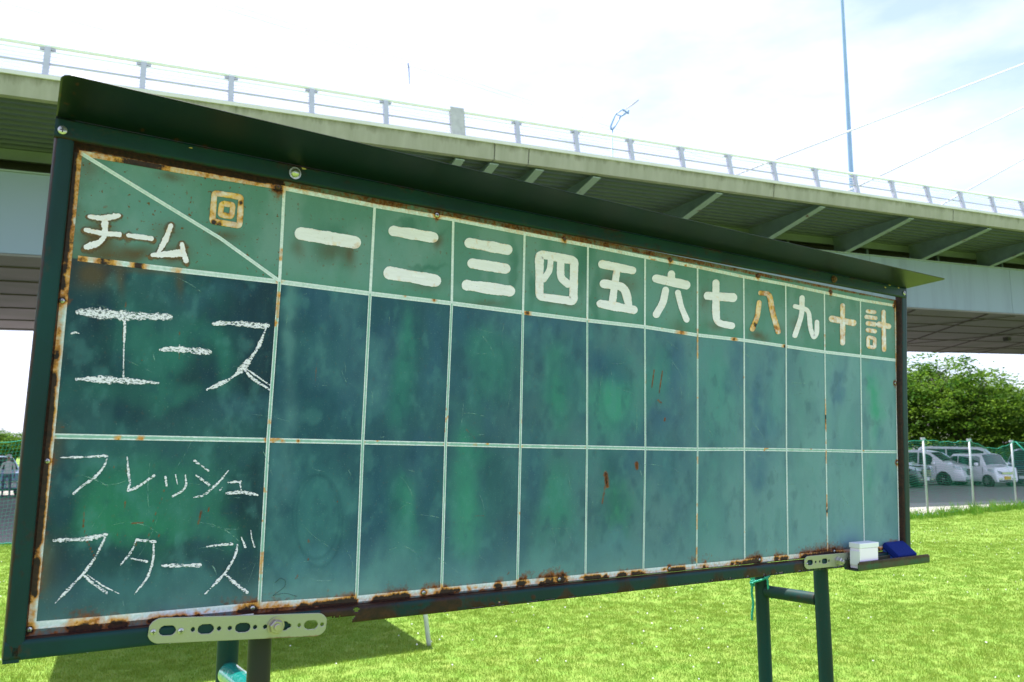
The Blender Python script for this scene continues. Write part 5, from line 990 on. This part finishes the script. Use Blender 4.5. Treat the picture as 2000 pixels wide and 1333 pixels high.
def pipe(name, p0, p1, r, mat, rust_=.1, nseg=60):
    p0, p1 = W2B(p0), W2B(p1); m = MB().tube([p0.lerp(p1, i / nseg) for i in range(nseg + 1)], r, 24); o = m.build(name, mat, board, True); n = len(o.data.vertices); co = np.zeros(n * 3); o.data.vertices.foreach_get('co', co); co = co.reshape(-1, 3)
    fattr(o, 'rust', np.clip(rust_ + .35 * (fbm(co[:, 0] * 20 + co[:, 1] * 9, co[:, 2] * 12, 77, 3) - .35), 0, 1)); return o
for (pf_, pb2_, mt_) in (((506, 1290), (444, 1290), legb), ((1607, 1200), (1490, 1200), LEG)):
    f0 = leg_at(*pf_, .032); b0 = leg_at(*pb2_, .27 if mt_ is LEG else .262)
    ff = Vector((f0.x, f0.y, 0)); fb_ = Vector((b0.x, b0.y, 0))
    rt = W2B((f0.x, f0.y, 1.6)); pipe('front_leg', ff, Vector((f0.x, f0.y, 2.1)), .0243, mt_, .12); pipe('rear_leg', fb_, Vector((b0.x, b0.y, 1.45)), .0243, LEG, .08)
    zc = .5 * (0) + (H - .495 if mt_ is LEG else H - .505)
    d_ = (fb_ - ff).normalized() * .02
    cb = pipe('crossbar', ff + Vector((0, 0, zc)) + d_, fb_ + Vector((0, 0, zc)) - d_, .0215 if mt_ is LEG else .026, LEG if mt_ is LEG else M_teal, .25)
    legs.append((ff, fb_, zc))
# tape bulge on the left crossbar
# ---- objects on the tray
def top_level(o, label, cat):
    o.matrix_world = MW.copy(); tag(o, label, cat); return o
cb = bpy.data.objects.new('chalk_box', None); link(cb); top_level(cb, 'white translucent plastic box standing on the small tray', 'box')
cb.matrix_world = MW @ Matrix.Translation((2.005, -.030, tz + .003))
mpl = NM('milky_plastic'); mpl.rough(.35, 0, .5); mpl.col((.88, .78, .96)); mpl.b.inputs['Subsurface Weight'].default_value = .2; mpl.b.inputs['Subsurface Radius'].default_value = (.02, .02, .02)
bevel(MB().box((0.004, -.040, 0), (.112, -.002, .069)).build('box_body', mpl.m, cb), .003)
mlid = NM('clear_plastic_lid'); mlid.rough(.25, 0, .5); mlid.col((.80, .78, .90)); bevel(MB().box((.002, -.042, .069), (.114, .0, .086)).build('lid', mlid.m, cb), .002)
bevel(MB().box((0.0005, -.0425, .012), (.0035, -.004, .060)).build('side_rib', mlid.m, cb), .001)
er = bpy.data.objects.new('board_eraser', None); link(er); tag(er, 'navy blue felt eraser leaning on the tray beside the white box', 'eraser')
e0 = [MW @ Vector((float(BU(x, y, d)[0]), d, float(BU(x, y, d)[1]))) for x, y, d in ((1727, 1059, -.008), (1761.5, 1057, -.008), (1787.7, 1082, -.062), (1748, 1089, -.062))]
ex = ((e0[1] - e0[0]) + (e0[2] - e0[3])).normalized(); ey = ((e0[3] - e0[0]) + (e0[2] - e0[1])); Ly = ey.length / 2; ey = (ey - ex * ey.dot(ex)).normalized(); ez = ex.cross(ey); ez = ez if ez.z > 0 else -ez
Lx_ = ((e0[1] - e0[0]).length + (e0[2] - e0[3]).length) / 2
Me = Matrix((ex, ey, ez)).transposed().to_4x4(); Me.translation = e0[0]; er.matrix_world = Me
mf = NM('navy_felt'); mf.rough(.95, 0, .1); wv = mf.n('ShaderNodeTexWave'); wv.inputs['Scale'].default_value = 90; mf.l(mf.tc.outputs['Object'], wv.inputs[0]); mf.col(mf.mix(wv.outputs[1], (.012, .03, .20), (.008, .018, .12))); mf.bump(wv.outputs[1], .4, .002)
bevel(MB().box((0, 0, -.024), (Lx_, Ly, 0)).build('felt_pad', mf.m, er), .006, 3)
bevel(MB().box((.004, .004, -.034), (Lx_ - .004, Ly - .004, -.0235)).build('eraser_back', simple('blue_plastic_back', (.02, .12, .55), .3), er), .003)
# ---- rope round the rear right leg
ff, fb_, zc = legs[1]; root = tag(empty('tie_rope', (fb_.x, fb_.y, zc + .03)), 'green twisted rope knotted round the rear leg of the right stand', 'rope')
c0_ = Vector((0, 0, 0)); dcr = (ff - fb_).normalized(); sdr = Vector((-dcr.y, dcr.x, 0)); vw = Vector((-fb_.x, -fb_.y, 0)).normalized(); lf_ = Vector((vw.y, -vw.x, 0))
if lf_.x > 0: lf_ = -lf_
def twist(pts, r, name, par, nt=26.):
    P = [Vector(p) for p in pts]; 
    Q = []
    for a, b in zip(P[:-1], P[1:]):
        k = max(2, int((b - a).length / .003)); Q += [a.lerp(b, i / k) for i in range(k)]
    Q.append(P[-1]); Q = [(Q[max(0, i - 2)] + Q[i] + Q[min(len(Q) - 1, i + 2)]) / 3 for i in range(len(Q))]
    m = MB()
    for ph in (0, 2.094, 4.189):
        S_ = []
        for i, p in enumerate(Q):
            d = (Q[min(i + 1, len(Q) - 1)] - Q[max(i - 1, 0)]).normalized(); a = d.orthogonal().normalized(); b = d.cross(a); t = ph + i * .55; S_.append(p + (a * math.cos(t) + b * math.sin(t)) * r * .5)
        m.tube(S_, r * .58, 6)
    return m.build(name, M_rope, par, True)
R_ = .030
loop = [vw * R_ * math.cos(t) + lf_ * R_ * math.sin(t) + Vector((0, 0, .012 - .012 * math.sin(t))) for t in np.linspace(-2.6, 3.6, 20)]
twist(loop, .0042, 'rope_loop', root)
rt_ = -lf_; lp2 = [vw * .027 + rt_ * .010 + Vector((0, 0, .022)), vw * .034 + rt_ * .022 + Vector((0, 0, .018)), vw * .036 + rt_ * .022 + Vector((0, 0, -.01)), vw * .034 + rt_ * .026 + Vector((0, 0, -.04)), vw * .01 + rt_ * .034 + Vector((0, 0, -.055))]
twist(lp2, .0040, 'rope_loop', root)
kn = vw * .028 + lf_ * .026 + Vector((0, 0, .006)); kp = [kn + Vector((random.uniform(-.014, .014), random.uniform(-.011, .011), random.uniform(-.017, .017))) for i in range(12)]
twist([kn] + kp + [kn], .0045, 'knot', root)
twist([kn, kn + lf_ * .022 + Vector((0, 0, .020)), kn + lf_ * .040 + Vector((0, 0, .026))], .0040, 'rope_end', root)
twist([kn + lf_ * .004, kn + lf_ * .010 + Vector((0, 0, -.04)), kn + lf_ * .006 + Vector((0, 0, -.08)), kn + lf_ * .013 + Vector((0, 0, -.125)), kn + lf_ * .012 + Vector((0, 0, -.14))], .0042, 'rope_end', root)
print('triangles approx', sum(len(o.data.polygons) * 2 for o in bpy.data.objects if o.type == 'MESH'))
